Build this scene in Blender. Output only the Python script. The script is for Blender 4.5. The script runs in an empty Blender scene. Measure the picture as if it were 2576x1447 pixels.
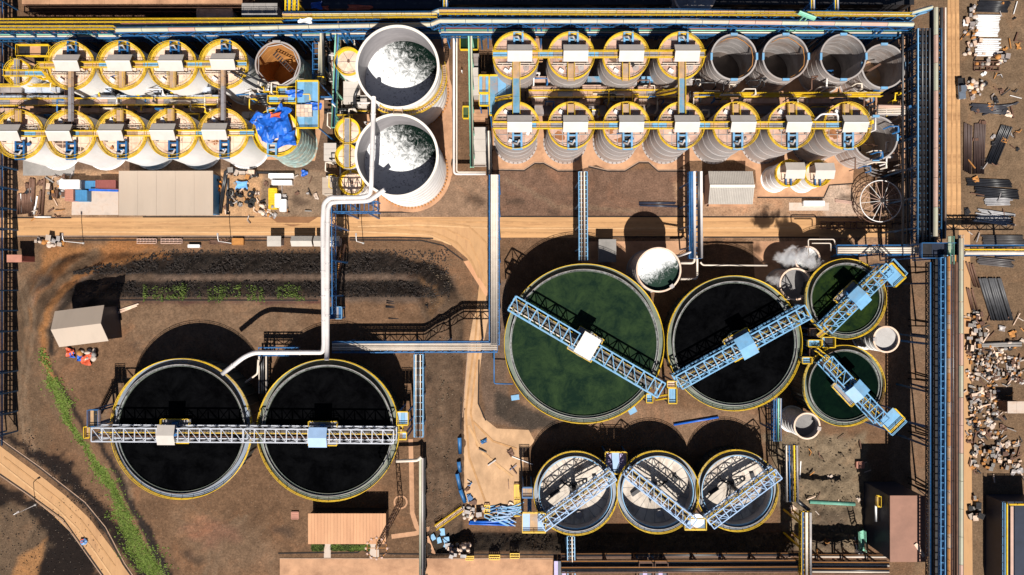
import bpy, math, random
import numpy as np
from mathutils import Vector
random.seed(7); rng = np.random.default_rng(7)
S = bpy.context.scene; COL = S.collection
PI = math.pi; R_ = math.radians
# ---------------------------------------------------------------- camera, sky, sun
HC = 174.0                                   # drone height over the plant yard (m)
cd = bpy.data.cameras.new('camera'); cam = bpy.data.objects.new('camera', cd); COL.objects.link(cam)
cam.location = (0, 0, HC); cam.rotation_euler = (0, 0, 0)
cd.sensor_width = 36; cd.lens = 18/(128.8/HC); cd.clip_start = 1; cd.clip_end = 9000
S.camera = cam
SUN_DIR = Vector((0.06, -0.75, 1)).normalized()          # from the ground to the sun
w = bpy.data.worlds.new('World'); S.world = w; w.use_nodes = True
nt = w.node_tree; bg = nt.nodes['Background']; sk = nt.nodes.new('ShaderNodeTexSky')
sk.sky_type = 'NISHITA'; sk.sun_disc = False; sk.air_density = .45; sk.dust_density = .3; sk.altitude = 400
sk.sun_elevation = math.asin(SUN_DIR.z); sk.sun_rotation = math.atan2(SUN_DIR.x, SUN_DIR.y)
nt.links.new(sk.outputs[0], bg.inputs[0]); bg.inputs[1].default_value = 0.05
sd = bpy.data.lights.new('sun', 'SUN'); sd.energy = 5.0; sd.angle = R_(0.5); sd.color = (1, .95, .87)
so = bpy.data.objects.new('sun', sd); COL.objects.link(so); so.rotation_euler = SUN_DIR.to_track_quat('Z', 'Y').to_euler()
S.view_settings.view_transform = 'Standard'; S.view_settings.look = 'None'; S.view_settings.gamma = 1
S.view_settings.exposure = 0.38
S.cycles.max_bounces = 5; S.cycles.diffuse_bounces = 2; S.cycles.volume_bounces = 3
# ---------------------------------------------------------------- placing: photo pixel (2576 wide) at height z -> metres
def P(px, py, z=0.0):
    k = .1*(HC-z)/HC
    return Vector(((px-1288)*k, (723.5-py)*k, z))
def L(px, z=0.0): return px*.1*(HC-z)/HC
# ---------------------------------------------------------------- materials
MATS = {}
def M(name, col, rough=.7, metal=0., var=.25, scale=.6, bump=0., grime=None, gamt=.45, gscale=.25, streak=None):
    if name in MATS: return MATS[name]
    m = bpy.data.materials.new(name); m.use_nodes = True; n = m.node_tree.nodes; l = m.node_tree.links
    b = n['Principled BSDF']; b.inputs['Roughness'].default_value = rough; b.inputs['Metallic'].default_value = metal
    g = n.new('ShaderNodeNewGeometry')
    vec = g.outputs['Position']
    if streak:
        mp = n.new('ShaderNodeMapping'); mp.inputs['Scale'].default_value = streak; l.new(vec, mp.inputs[0]); vec = mp.outputs[0]
    no = n.new('ShaderNodeTexNoise'); no.inputs['Scale'].default_value = scale; no.inputs['Detail'].default_value = 6
    no.inputs['Roughness'].default_value = .65; l.new(vec, no.inputs['Vector'])
    cr = n.new('ShaderNodeMapRange'); cr.inputs['From Min'].default_value = .3; cr.inputs['From Max'].default_value = .7
    cr.inputs['To Min'].default_value = 1-var; cr.inputs['To Max'].default_value = 1+var; l.new(no.outputs['Fac'], cr.inputs[0])
    mx = n.new('ShaderNodeMix'); mx.data_type = 'RGBA'; mx.blend_type = 'MULTIPLY'; mx.inputs[0].default_value = 1
    mx.inputs[6].default_value = (*col, 1); l.new(cr.outputs[0], mx.inputs[7]); out = mx.outputs[2]
    if grime:
        n2 = n.new('ShaderNodeTexNoise'); n2.inputs['Scale'].default_value = gscale; n2.inputs['Detail'].default_value = 8
        n2.inputs['Roughness'].default_value = .7; l.new(vec, n2.inputs['Vector'])
        r2 = n.new('ShaderNodeMapRange'); r2.inputs['From Min'].default_value = .48; r2.inputs['From Max'].default_value = .68
        r2.inputs['To Max'].default_value = gamt; l.new(n2.outputs['Fac'], r2.inputs[0])
        m2 = n.new('ShaderNodeMix'); m2.data_type = 'RGBA'; l.new(r2.outputs[0], m2.inputs[0]); l.new(out, m2.inputs[6])
        m2.inputs[7].default_value = (*grime, 1); out = m2.outputs[2]
    l.new(out, b.inputs['Base Color'])
    if bump:
        bp = n.new('ShaderNodeBump'); bp.inputs['Strength'].default_value = bump; bp.inputs['Distance'].default_value = .1
        l.new(no.outputs['Fac'], bp.inputs['Height']); l.new(bp.outputs[0], b.inputs['Normal'])
    MATS[name] = m; return m
WHITE = M('white_paint', (.82, .80, .79), .5, 0, .04, .5, grime=(.62, .55, .48), gamt=.25, gscale=.35, streak=(1, 1, .3))
CREAM = M('cream_deck', (.78, .58, .45), .7, 0, .15, .5, grime=(.40, .18, .08), gamt=.6, gscale=.22)
PINKDECK = M('pink_deck', (.56, .36, .28), .7, 0, .28, .45, grime=(.24, .12, .08), gamt=.8, gscale=.3)
GALV = M('galvanised', (.34, .315, .31), .5, .15, .3, .4, grime=(.20, .12, .08), gamt=.75, streak=(.5, .5, .9))
PALESTEEL = M('pale_shell', (.42, .385, .375), .5, .1, .22, .5, grime=(.26, .16, .11), gamt=.65, streak=(.4, .4, 1.5))
YGRATE = M('yellow_grating', (.66, .43, .07), .7, 0, .3, 2.2, grime=(.36, .22, .06), gamt=.5)
BLUEDK = M('deep_blue_paint', (.012, .075, .17), .5, 0, .35, .9)
SHADEWALL = M('shaded_shell', (.040, .046, .042), .6, 0, .3, .4)  # shell colour darkened to stand for the tanks' shaded side
YELLOW = M('yellow_paint', (.78, .50, .015), .5, 0, .2, 1.2, grime=(.42, .22, .03), gamt=.5)
BLUE = M('blue_paint', (.018, .115, .30), .5, 0, .25, .8, grime=(.04, .12, .22), gamt=.4)
SKYBLUE = M('sky_blue_paint', (.16, .37, .60), .5, 0, .15, .6, grime=(.25, .28, .3), gamt=.4)
PALEBLUE = M('pale_blue_paint', (.30, .44, .66), .5, 0, .1, .5)
PALEGREY = M('pale_grey_steel', (.50, .52, .58), .5, .1, .12, .5)
BEIGE = M('beige_roof', (.43, .345, .275), .65, 0, .07, .3, grime=(.35, .26, .20), gamt=.4, gscale=.15, streak=(1.5, .4, 1))
HOODM = M('hood_sheet', (.50, .45, .41), .55, 0, .07, .6)
HOODW = M('hood_white', (.80, .74, .66), .5, 0, .05, .5)
ORANGEROOF = M('orange_roof', (.58, .30, .155), .7, 0, .1, .4, grime=(.42, .19, .09), gamt=.6, gscale=.15, streak=(1.6, .3, 1))
PINKROOF = M('pink_brown_roof', (.29, .145, .10), .7, 0, .12, .35, grime=(.20, .10, .07), gamt=.6, gscale=.15)
SHEDROOF = M('grey_ribbed_roof', (.46, .42, .38), .6, 0, .1, .5)
PALEPIPE = M('pale_pipe', (.66, .57, .48), .45, 0, .12, .7)
WHITEPIPE = M('white_pipe', (.74, .69, .67), .4, .1, .1, .4)
CONV = M('conveyor_cover', (.46, .45, .34), .6, 0, .12, .3, grime=(.50, .33, .24), gamt=.8, gscale=.05)
PINKCONV = M('pink_cover', (.52, .34, .27), .6, 0, .12, .3)
MINT = M('mint_paint', (.22, .52, .38), .5, 0, .2, .5)
TEALGREY = M('green_grey_walk', (.135, .165, .13), .6, 0, .3, .5, grime=(.20, .17, .12), gamt=.7)
BLUEGREYWALK = M('blue_grey_walk', (.20, .24, .30), .5, 0, .25, .5, grime=(.2, .2, .24), gamt=.5)
GRATED = M('dark_grating', (.10, .095, .095), .6, .2, .3, .8, grime=(.22, .14, .06), gamt=.6, gscale=.5)
GRATE = M('grey_grating', (.27, .26, .28), .6, .2, .2, .8)
RUSTDECK = M('rust_blue_deck', (.12, .28, .42), .65, 0, .25, .6, grime=(.34, .18, .10), gamt=.9, gscale=.3)
TANDECK = M('tan_deck', (.45, .28, .15), .7, 0, .25, .6, grime=(.25, .25, .28), gamt=.7, gscale=.4)
RUST = M('rust', (.46, .20, .05), .8, 0, .3, .5, grime=(.26, .10, .03), gamt=.6)
BROWNSTEEL = M('brown_steel', (.14, .07, .045), .7, .1, .3, .8)
DARK = M('dark_steel', (.025, .024, .027), .5, .2, .4, .8)
BLACKPIPE = M('black_pipe', (.022, .022, .026), .35, 0, .3, .6)
NAVY = M('navy_cladding', (.018, .024, .045), .5, 0, .25, .4)
CONC = M('pink_concrete', (.48, .265, .15), .85, 0, .2, .25, bump=.2, grime=(.22, .105, .055), gamt=.7, gscale=.16)
CONCG = M('pale_concrete', (.55, .45, .38), .85, 0, .2, .4, bump=.2, grime=(.33, .2, .12), gamt=.6, gscale=.4)
GREYCONC = M('grey_concrete', (.27, .25, .235), .85, 0, .2, .3, bump=.2)
ROAD = M('tan_road', (.52, .29, .13), .9, 0, .2, .3, bump=.25, grime=(.30, .15, .065), gamt=.85, gscale=.4, streak=(.08, 1, 1))
ROADV = M('tan_road_long', (.50, .285, .135), .9, 0, .18, .3, bump=.25, grime=(.31, .165, .08), gamt=.8, gscale=.3, streak=(1, .2, 1))
YARD = M('yard_concrete', (.50, .31, .175), .9, 0, .25, .3, bump=.25, grime=(.30, .175, .095), gamt=.7, gscale=.14, streak=(1, .6, 1))
DRAIN = M('drain_dark', (.018, .012, .010), .9, 0, .4, .8)
KERB = M('kerb_stone', (.36, .24, .17), .9, 0, .2, .8)
TARP = M('blue_tarp', (.015, .12, .55), .4, 0, .3, .8, bump=.4)
REDTARP = M('red_cloth', (.62, .10, .04), .5, 0, .3, 1, bump=.4)
ORANGE = M('orange_cloth', (.65, .22, .03), .6, 0, .3, 1)
MAROON = M('maroon_container', (.24, .07, .06), .6, 0, .15, .5)
SALMON = M('salmon_container', (.45, .20, .14), .6, 0, .15, .5)
CBLUE = M('container_blue', (.06, .22, .42), .5, 0, .15, .5)
PURPLE = M('lilac_sheet', (.40, .34, .58), .5, 0, .2, .5, bump=.3)
GLASS = M('dark_glass', (.02, .025, .03), .1)
RUBBER = M('rubber', (.02, .02, .02), .8)
CARBODY = M('slate_car_paint', (.16, .19, .24), .3, .2, .1)
FLOORW = M('white_tank_floor', (.58, .51, .44), .7, 0, .2, .4, grime=(.22, .155, .11), gamt=.85, gscale=.3, streak=(1, .5, 1))
INNERW = M('inner_wall', (.27, .25, .26), .6, 0, .2, .4, streak=(.5, .5, 2))
LAUNDER = M('launder_froth', (.20, .205, .21), .35, 0, .8, 1.6, grime=(.02, .02, .02), gamt=1, gscale=.6)
TEALPATCH = M('patchy_teal', (.30, .42, .40), .6, 0, .5, .9, grime=(.42, .28, .19), gamt=.9, gscale=.6)
SKIN = M('skin', (.35, .2, .13), .6); WORKB = M('work_blue', (.05, .1, .3), .7)
LAMP = M('lamp_glass', (.75, .72, .62), .3)
def water_mat(name, col, foam=None, murk=None, wave=.25, rough=.08):
    m = bpy.data.materials.new(name); m.use_nodes = True; n = m.node_tree.nodes; l = m.node_tree.links
    b = n['Principled BSDF']; b.inputs['Roughness'].default_value = rough; b.inputs['IOR'].default_value = 1.33; b.inputs['Specular IOR Level'].default_value = .06
    tc = n.new('ShaderNodeTexCoord'); out = None
    rgb = n.new('ShaderNodeRGB'); rgb.outputs[0].default_value = (*col, 1); out = rgb.outputs[0]
    if murk:
        a = n.new('ShaderNodeTexNoise'); a.inputs['Scale'].default_value = .2; a.inputs['Detail'].default_value = 12; a.inputs['Roughness'].default_value = .78
        a.inputs['Distortion'].default_value = .35
        l.new(tc.outputs['Object'], a.inputs['Vector'])
        r = n.new('ShaderNodeMapRange'); r.inputs['From Min'].default_value = .40; r.inputs['From Max'].default_value = .78; l.new(a.outputs['Fac'], r.inputs[0])
        x = n.new('ShaderNodeMix'); x.data_type = 'RGBA'; l.new(r.outputs[0], x.inputs[0]); l.new(out, x.inputs[6]); x.inputs[7].default_value = (*murk, 1); out = x.outputs[2]
    if foam:                                   # (gradient x, y, offset, scale): froth gathered on one side of the pool
        gx, gy, off, sc = foam
        dt = n.new('ShaderNodeVectorMath'); dt.operation = 'DOT_PRODUCT'; l.new(tc.outputs['Object'], dt.inputs[0]); dt.inputs[1].default_value = (gx, gy, 0)
        a = n.new('ShaderNodeTexNoise'); a.inputs['Scale'].default_value = sc; a.inputs['Detail'].default_value = 12; a.inputs['Roughness'].default_value = .9
        a.inputs['Distortion'].default_value = .9; a.inputs['Lacunarity'].default_value = 2.3; l.new(tc.outputs['Object'], a.inputs['Vector'])
        ad = n.new('ShaderNodeMath'); l.new(dt.outputs['Value'], ad.inputs[0]); l.new(a.outputs['Fac'], ad.inputs[1])
        r = n.new('ShaderNodeMapRange'); r.inputs['From Min'].default_value = off; r.inputs['From Max'].default_value = off+.17; l.new(ad.outputs[0], r.inputs[0])
        f2 = n.new('ShaderNodeTexNoise'); f2.inputs['Scale'].default_value = 1.3; f2.inputs['Detail'].default_value = 5; f2.inputs['Roughness'].default_value = .7; f2.inputs['Distortion'].default_value = 1.5; l.new(tc.outputs['Object'], f2.inputs['Vector'])
        r2 = n.new('ShaderNodeMapRange'); r2.inputs['From Min'].default_value = .30; r2.inputs['From Max'].default_value = .44; l.new(f2.outputs['Fac'], r2.inputs[0])
        mm = n.new('ShaderNodeMath'); mm.operation = 'MULTIPLY'; l.new(r.outputs[0], mm.inputs[0]); l.new(r2.outputs[0], mm.inputs[1]); r = mm
        x = n.new('ShaderNodeMix'); x.data_type = 'RGBA'; l.new(r.outputs[0], x.inputs[0]); l.new(out, x.inputs[6]); x.inputs[7].default_value = (.84, .85, .86, 1); out = x.outputs[2]
        rr = n.new('ShaderNodeMapRange'); rr.inputs['To Min'].default_value = rough; rr.inputs['To Max'].default_value = .8
        l.new(r.outputs[0], rr.inputs[0]); l.new(rr.outputs[0], b.inputs['Roughness'])
    l.new(out, b.inputs['Base Color'])
    wv = n.new('ShaderNodeTexNoise'); wv.inputs['Scale'].default_value = 2.2; wv.inputs['Detail'].default_value = 3; l.new(tc.outputs['Object'], wv.inputs['Vector'])
    bp = n.new('ShaderNodeBump'); bp.inputs['Strength'].default_value = wave; bp.inputs['Distance'].default_value = .12
    l.new(wv.outputs['Fac'], bp.inputs['Height']); l.new(bp.outputs[0], b.inputs['Normal'])
    return m
BLACKWATER = water_mat('black_water', (.001, .001, .0012), murk=(.006, .0062, .007), wave=.3)
DARKGREENW = water_mat('dark_green_water', (.0015, .005, .004), murk=(.004, .014, .007), wave=.1)
GREENW = water_mat('green_water', (.008, .019, .013), murk=(.042, .072, .026), wave=.1)
MOSSW = water_mat('mossy_water', (.004, .011, .007), murk=(.035, .06, .010), wave=.1)
FOAMW = water_mat('frothy_water', (.003, .010, .007), foam=(-.019, -.021, .335, .6))
FOAMW2 = water_mat('frothy_water_small', (.02, .04, .03), foam=(-.03, .055, .40, .8))
GREYW = water_mat('grey_slurry', (.20, .19, .19), murk=(.34, .33, .32), rough=.4)
PALEW = water_mat('pale_slurry', (.40, .38, .37), murk=(.55, .54, .53), rough=.5)
# ---------------------------------------------------------------- mesh builder
class MB:
    def __init__(s): s.v = []; s.f = []; s.m = []; s.sm = []; s.mi = 0
    def mat(s, i): s.mi = i; return s
    def add(s, vs, fs, smooth=False):
        o = len(s.v); s.v += [tuple(v) for v in vs]
        for f in fs: s.f.append([i+o for i in f]); s.m.append(s.mi); s.sm.append(smooth)
        return s
    def box(s, c, d, rz=0., top=1.):
        x, y, z = d[0]/2, d[1]/2, d[2]/2; ca, sa = math.cos(rz), math.sin(rz); vs = []
        for dz in (-z, z):
            t = top if dz > 0 else 1
            for dx, dy in ((-x, -y), (x, -y), (x, y), (-x, y)):
                vs.append((c[0]+(dx*ca-dy*sa)*t, c[1]+(dx*sa+dy*ca)*t, c[2]+dz))
        return s.add(vs, [(3, 2, 1, 0), (4, 5, 6, 7), (0, 1, 5, 4), (1, 2, 6, 5), (2, 3, 7, 6), (3, 0, 4, 7)])
    def beam(s, p, q, w=.2, h=None):
        p = Vector(p); q = Vector(q); h = h or w; d = q-p
        if d.length < 1e-5: return s
        d.normalize(); up = Vector((0, 0, 1)) if abs(d.z) < .98 else Vector((0, 1, 0))
        sd = d.cross(up).normalized(); up = sd.cross(d).normalized(); a = sd*w/2; b = up*h/2
        vs = [p-a-b, p+a-b, p+a+b, p-a+b, q-a-b, q+a-b, q+a+b, q-a+b]
        return s.add(vs, [(0, 1, 2, 3), (7, 6, 5, 4), (0, 4, 5, 1), (1, 5, 6, 2), (2, 6, 7, 3), (3, 7, 4, 0)])
    def tube(s, pts, r, n=8, closed=False, caps=True):
        pts = [Vector(p) for p in pts]; N = len(pts); vs = []; fs = []; prev = None
        for i, p in enumerate(pts):
            if closed: d = (pts[(i+1) % N]-pts[i-1])
            else: d = pts[min(i+1, N-1)]-pts[max(i-1, 0)]
            d.normalize()
            if prev is None:
                u = Vector((0, 0, 1)) if abs(d.z) < .9 else Vector((1, 0, 0)); sd = d.cross(u).normalized()
            else:
                sd = (prev-d*prev.dot(d)).normalized()
            prev = sd; up = sd.cross(d)
            k = 1.
            if 0 < i < N-1 and not closed:
                a = (pts[i]-pts[i-1]).normalized(); k = 1/max(.5, abs(a.dot(d)))
            for j in range(n):
                t = 2*PI*j/n; vs.append(p+(sd*math.cos(t)+up*math.sin(t))*r*(k if N < 9 else 1))
        for i in range(N if closed else N-1):
            for j in range(n):
                a = i*n+j; b = i*n+(j+1) % n; c = ((i+1) % N)*n+(j+1) % n; d_ = ((i+1) % N)*n+j
                fs.append((a, b, c, d_))
        s.add(vs, fs, True)
        if caps and not closed:
            o = len(s.v)-len(vs)
            s.f += [[o+j for j in range(n)], [o+(N-1)*n+j for j in reversed(range(n))]]; s.m += [s.mi]*2; s.sm += [False]*2
        return s
    def lathe(s, prof, c=(0, 0, 0), n=48, a0=0., a1=2*PI, smooth=True):
        full = abs(a1-a0-2*PI) < 1e-6; N = n if full else n+1; vs = []; fs = []; K = len(prof)
        for i in range(N):
            t = a0+(a1-a0)*i/n
            for r, z in prof: vs.append((c[0]+r*math.cos(t), c[1]+r*math.sin(t), c[2]+z))
        for i in range(n):
            for k in range(K-1):
                a = i*K+k; b = ((i+1) % N)*K+k; fs.append((a, b, b+1, a+1))
        return s.add(vs, fs, smooth)
    def disc(s, c, r, n=48):
        return s.add([(c[0]+r*math.cos(2*PI*i/n), c[1]+r*math.sin(2*PI*i/n), c[2]) for i in range(n)], [list(range(n))])
    def cyl(s, c, r, h, n=16, r2=None):
        r2 = r if r2 is None else r2
        s.lathe([(r, 0), (r2, h)], c, n); s.disc((c[0], c[1], c[2]+h), r2, n); return s
    def ring(s, c, r0, r1, z0, z1, n=64, a0=0., a1=2*PI):          # solid flat ring
        return s.lathe([(r0, z0), (r1, z0), (r1, z1), (r0, z1), (r0, z0)], c, n, a0, a1, False)
    def circ_rail(s, c, r, z, n=48, a0=0., a1=2*PI, t=.07, hs=(.55, 1.1), posts=True, toe=.0):
        full = abs(a1-a0-2*PI) < 1e-6
        for h in hs:
            pts = [(c[0]+r*math.cos(a0+(a1-a0)*i/n), c[1]+r*math.sin(a0+(a1-a0)*i/n), z+h) for i in range(n if full else n+1)]
            s.tube(pts, t, 4, full)
        if posts:
            for i in range(0, n, 2):
                a = a0+(a1-a0)*i/n; x, y = c[0]+r*math.cos(a), c[1]+r*math.sin(a); s.beam((x, y, z), (x, y, z+hs[-1]), t*1.2)
        if toe: s.lathe([(r-.03, z), (r+.03, z), (r+.03, z+toe), (r-.03, z+toe), (r-.03, z)], c, n, a0, a1, False)
        return s
    def rail(s, p, q, t=.05, hs=(.55, 1.1), step=2.):
        p = Vector(p); q = Vector(q)
        for h in hs: s.beam(p+Vector((0, 0, h)), q+Vector((0, 0, h)), t*1.6)
        n = max(1, int((q-p).length/step))
        for i in range(n+1):
            a = p.lerp(q, i/n); s.beam(a, a+Vector((0, 0, hs[-1])), t*1.3)
        return s
    def web(s, p, q, depth, n, w, both=True):          # lattice in the vertical plane under the line p-q
        p = Vector(p); q = Vector(q); dn = Vector((0, 0, -depth))
        for i in range(n+1):
            a = p.lerp(q, i/n); s.beam(a, a+dn, w)
            if i < n:
                b = p.lerp(q, (i+1)/n)
                if i % 2: s.beam(a+dn, b, w)
                else: s.beam(a, b+dn, w)
        return s
    def mesh(s, name, mats, off=(0, 0, 0)):
        me = bpy.data.meshes.new(name)
        vs = s.v if not any(off) else [(v[0]-off[0], v[1]-off[1], v[2]-off[2]) for v in s.v]
        me.from_pydata(vs, [], s.f)
        for m in (mats if isinstance(mats, (list, tuple)) else [mats]): me.materials.append(m)
        me.polygons.foreach_set('material_index', s.m); me.polygons.foreach_set('use_smooth', s.sm); me.update(); return me
def tag(o, label=None, cat=None, group=None, kind=None):
    if label: o['label'] = label
    if cat: o['category'] = cat
    if group: o['group'] = group
    if kind: o['kind'] = kind
    return o
def thing(name, label, cat, loc=(0, 0, 0), group=None, rz=0.):
    o = bpy.data.objects.new(name, None); COL.objects.link(o); o.location = loc; o.rotation_euler = (0, 0, rz); o.empty_display_size = .5
    return tag(o, label, cat, group)
def part(par, name, mb, mats, kind=None, label=None, world=True, loc=None):
    # a mesh under its thing; world=True: mb holds world coordinates and par is unrotated
    root = par; off = Vector((0, 0, 0))
    if world:
        while root is not None: off = off+root.location; root = root.parent
    o = bpy.data.objects.new(name, mb.mesh(name, mats, tuple(off) if world else (0, 0, 0)))
    COL.objects.link(o); o.parent = par
    if loc: o.location = loc
    return tag(o, label, None, None, kind)
def solo(name, mb, mats, label, cat, loc=None, group=None, kind=None):
    off = tuple(loc) if loc is not None else (0, 0, 0)
    o = bpy.data.objects.new(name, mb.mesh(name, mats, off)); COL.objects.link(o); o.location = off
    return tag(o, label, cat, group, kind)
def struct(name, mb, mats):
    o = bpy.data.objects.new(name, mb.mesh(name, mats)); COL.objects.link(o); o['kind'] = 'structure'; return o
def inst(src, loc, rz=0., sc=(1, 1, 1), label=None, cat=None, group=None, name=None):
    o = bpy.data.objects.new(name or src.name, src); COL.objects.link(o); o.location = loc; o.rotation_euler = (0, 0, rz); o.scale = sc
    return tag(o, label, cat, group)
def dup(root, loc, label, rz=None):
    kids = {}
    for c in root.children: kids[c] = list(c.children)
    r = root.copy(); COL.objects.link(r); r.location = loc; r['label'] = label
    if rz is not None: r.rotation_euler = (0, 0, rz)
    for c, g in kids.items():
        d = c.copy(); COL.objects.link(d); d.parent = r
        for e in g: f = e.copy(); COL.objects.link(f); f.parent = d
    return r
ORD = ['first', 'second', 'third', 'fourth', 'fifth', 'sixth', 'seventh', 'eighth', 'ninth', 'tenth']
# ---------------------------------------------------------------- ground
GP = 7.0                                                  # the settling-tank platform stands this high over the road
CREST = [P(x, y, GP) for x, y in ((98, 900), (92, 830), (110, 780), (165, 752), (300, 752), (1050, 748), (1068, 790), (1068, 1392), (1068, 1600), (520, 1600), (425, 1447), (310, 1230), (215, 1095), (130, 940))]
def pdist(poly, X, Y):                                    # signed distance to a polygon, inside negative
    n = len(poly); d = np.full(X.shape, 1e9); ins = np.zeros(X.shape, bool)
    for i in range(n):
        ax, ay = poly[i][0], poly[i][1]; bx, by = poly[(i+1) % n][0], poly[(i+1) % n][1]
        ex, ey = bx-ax, by-ay; L2 = ex*ex+ey*ey+1e-12
        t = np.clip(((X-ax)*ex+(Y-ay)*ey)/L2, 0, 1); d = np.minimum(d, np.hypot(X-ax-t*ex, Y-ay-t*ey))
        c = (ay > Y) != (by > Y); xi = ax+(Y-ay)*ex/(ey if abs(ey) > 1e-9 else 1e-9); ins ^= c & (X < xi)
    return np.where(ins, -d, d)
def wob(X, Y, s, ph=0.):
    return (np.sin(X*.9/s+1.3*np.sin(Y*.7/s+ph))+np.sin(Y*1.1/s+1.7*np.sin(X*.6/s+ph*2)+2)+.6*np.sin((X+Y)*2.1/s+ph)+.6*np.sin((X-Y)*2.6/s+1+ph))/3.2
def gz(X, Y):
    X = np.asarray(X, float); Y = np.asarray(Y, float)
    d = pdist(CREST, X, Y); run = 9+2.5*np.clip((-24-X)/8, 0, 1)*np.clip((Y+8)/4, 0, 1); t = np.clip(d/run, 0, 1)
    z = GP*np.interp(t, [0, .36, .52, 1], [1, .58, .52, 0])
    zs = np.interp(X, [-21, -8], [GP, 3.5]); ds = (Y+65.3); x1 = np.clip((72-X)/6, 0, 1)*np.clip((X+60)/2, 0, 1)
    z2 = zs*np.clip(1-ds/3.7, 0, 1)*x1
    return np.maximum(z, z2)
xs = np.concatenate([[-4000, -1500, -600, -300, -200], np.arange(-150, 150.01, .6), [200, 300, 600, 1500, 4000]])
ys = np.concatenate([[-4000, -1500, -600, -250, -130], np.arange(-90, 90.01, .6), [130, 250, 600, 1500, 4000]])
X, Y = np.meshgrid(xs, ys); Z = gz(X, Y); ZG = Z[5:-5, 5:-5].tolist()
def gz1(x, y):                                            # quick look-up on the same grid
    u = min(max((x+150)/.6, 0), len(ZG[0])-1.001); v = min(max((y+90)/.6, 0), len(ZG)-1.001); i, j = int(u), int(v); u -= i; v -= j
    return (ZG[j][i]*(1-u)+ZG[j][i+1]*u)*(1-v)+(ZG[j+1][i]*(1-u)+ZG[j+1][i+1]*u)*v
def G(px, py, up=0.):                                     # point on the ground seen at that pixel
    z = 0.
    for _ in range(6): p = P(px, py, z); z = gz1(p.x, p.y)
    p = P(px, py, z); return Vector((p.x, p.y, z+up))
dC = pdist(CREST, X, Y); RUN = 9+2.5*np.clip((-24-X)/8, 0, 1)*np.clip((Y+8)/4, 0, 1)
bank = np.clip(dC/1.0, 0, 1)*np.clip((RUN+.3-dC)/1.2, 0, 1)*np.clip((X+117)/7, 0, 1)*np.clip((Y+65)/.6, 0, 1)*np.maximum(np.clip((Y+4)/5, 0, 1), np.clip((X+40)/3, 0, 1))
bank = np.maximum(bank, np.clip((Y+65.4)/.6, 0, 1)*np.clip((-61.2-Y)/1, 0, 1)*np.clip((X+21)/2, 0, 1)*np.clip((72-X)/4, 0, 1))
rough_n = rng.random(X.shape)
Zr = Z+bank*(.45*(rough_n-.5)+.35*wob(X, Y, 1.6))
K = HC/(HC-Z)*10; PX = 1288+X*K; PY = 723.5-Y*K
C = np.zeros(X.shape+(3,)); C[:] = (.140, .080, .046)
def paint(poly, col, feather=6, warp=8., amt=1.):
    wx = PX+warp*wob(X, Y, 2.2, .7)+warp*.5*wob(X, Y, .8, 2.); wy = PY+warp*wob(X, Y, 2.4, 3.)+warp*.5*wob(X, Y, .9, 5.)
    a = np.clip(.5-pdist(poly, wx, wy)/feather, 0, 1)[..., None]*amt
    C[:] = C*(1-a)+np.array(col)*a
def paint_line(path, width, col, feather=5, warp=6., amt=1.):
    wx = PX+warp*wob(X, Y, 2.2, .7)+warp*.5*wob(X, Y, .8, 2.); wy = PY+warp*wob(X, Y, 2.4, 3.)+warp*.5*wob(X, Y, .9, 5.); d = np.full(X.shape, 1e9)
    for (ax, ay), (bx, by) in zip(path, path[1:]):
        ex, ey = bx-ax, by-ay; t = np.clip(((wx-ax)*ex+(wy-ay)*ey)/(ex*ex+ey*ey), 0, 1); d = np.minimum(d, np.hypot(wx-ax-t*ex, wy-ay-t*ey))
    a = (np.clip(.5+(width/2-d)/feather, 0, 1)*amt)[..., None]; C[:] = C*(1-a)+np.array(col)*a
def rect(x0, y0, x1, y1): return [(x0, y0), (x1, y0), (x1, y1), (x0, y1)]
paint(rect(0, 620, 120, 1150), (.118, .074, .045), 30, 15)
paint(rect(1255, 425, 1735, 548), (.145, .085, .058), 8, 3)
paint(rect(2300, -60, 2700, 1500), (.15, .095, .057), 14, 3)
paint(rect(2435, 0, 2700, 600), (.165, .108, .066), 20, 12)
paint(rect(2240, 600, 2335, 1250), (.17, .105, .065), 10, 4)
paint(rect(30, 425, 820, 545), (.30, .185, .11), 16, 8)
paint(rect(540, 425, 660, 545), (.42, .25, .135), 8, 5)
paint(rect(660, 430, 830, 545), (.20, .135, .09), 10, 10)
paint(rect(930, 440, 1240, 548), (.23, .145, .095), 10, 8)
paint(rect(0, 90, 830, 430), (.12, .075, .05), 10, 3)
paint(rect(1700, 460, 2290, 600), (.30, .185, .115), 12, 10)
paint(rect(1900, 600, 2290, 660), (.25, .15, .09), 12, 10)
paint([(2060, 470), (2130, 455), (2160, 540), (2080, 545)], (.48, .36, .28), 14, 12, .8)
paint([(120, 625), (330, 605), (400, 628), (270, 655), (200, 680), (120, 760), (80, 900), (70, 840), (90, 700)], (.30, .135, .05), 18, 10, .8)
paint(rect(90, 690, 1150, 760), (.11, .075, .055), 12, 8)
bk = np.clip(bank*1.3, 0, 1)[..., None]; bc = np.array((.026, .0195, .016))*(.4+1.3*rng.random(X.shape))[..., None]  # shade of the north facing slope painted into the bank colour
C[:] = C*(1-bk)+bc*bk
led = (np.clip(1.4-np.abs(dC-5.0)/.9, 0, 1)*np.clip((-22-X)/3, 0, 1)*(Y > -5))[..., None]*.9
C[:] = C*(1-led)+np.array((.145, .098, .072))*led
paint(rect(1066, 748, 1166, 1340), (.125, .080, .052), 14, 14, .95)
paint([(1300, 1005), (1620, 1020), (1910, 1040), (1910, 1150), (1330, 1110)], (.20, .125, .08), 16, 8, .7)
paint([(1215, 740), (1275, 700), (1275, 1010), (1330, 1080), (1220, 1060), (1205, 900)], (.13, .085, .06), 6, 4)
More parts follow.
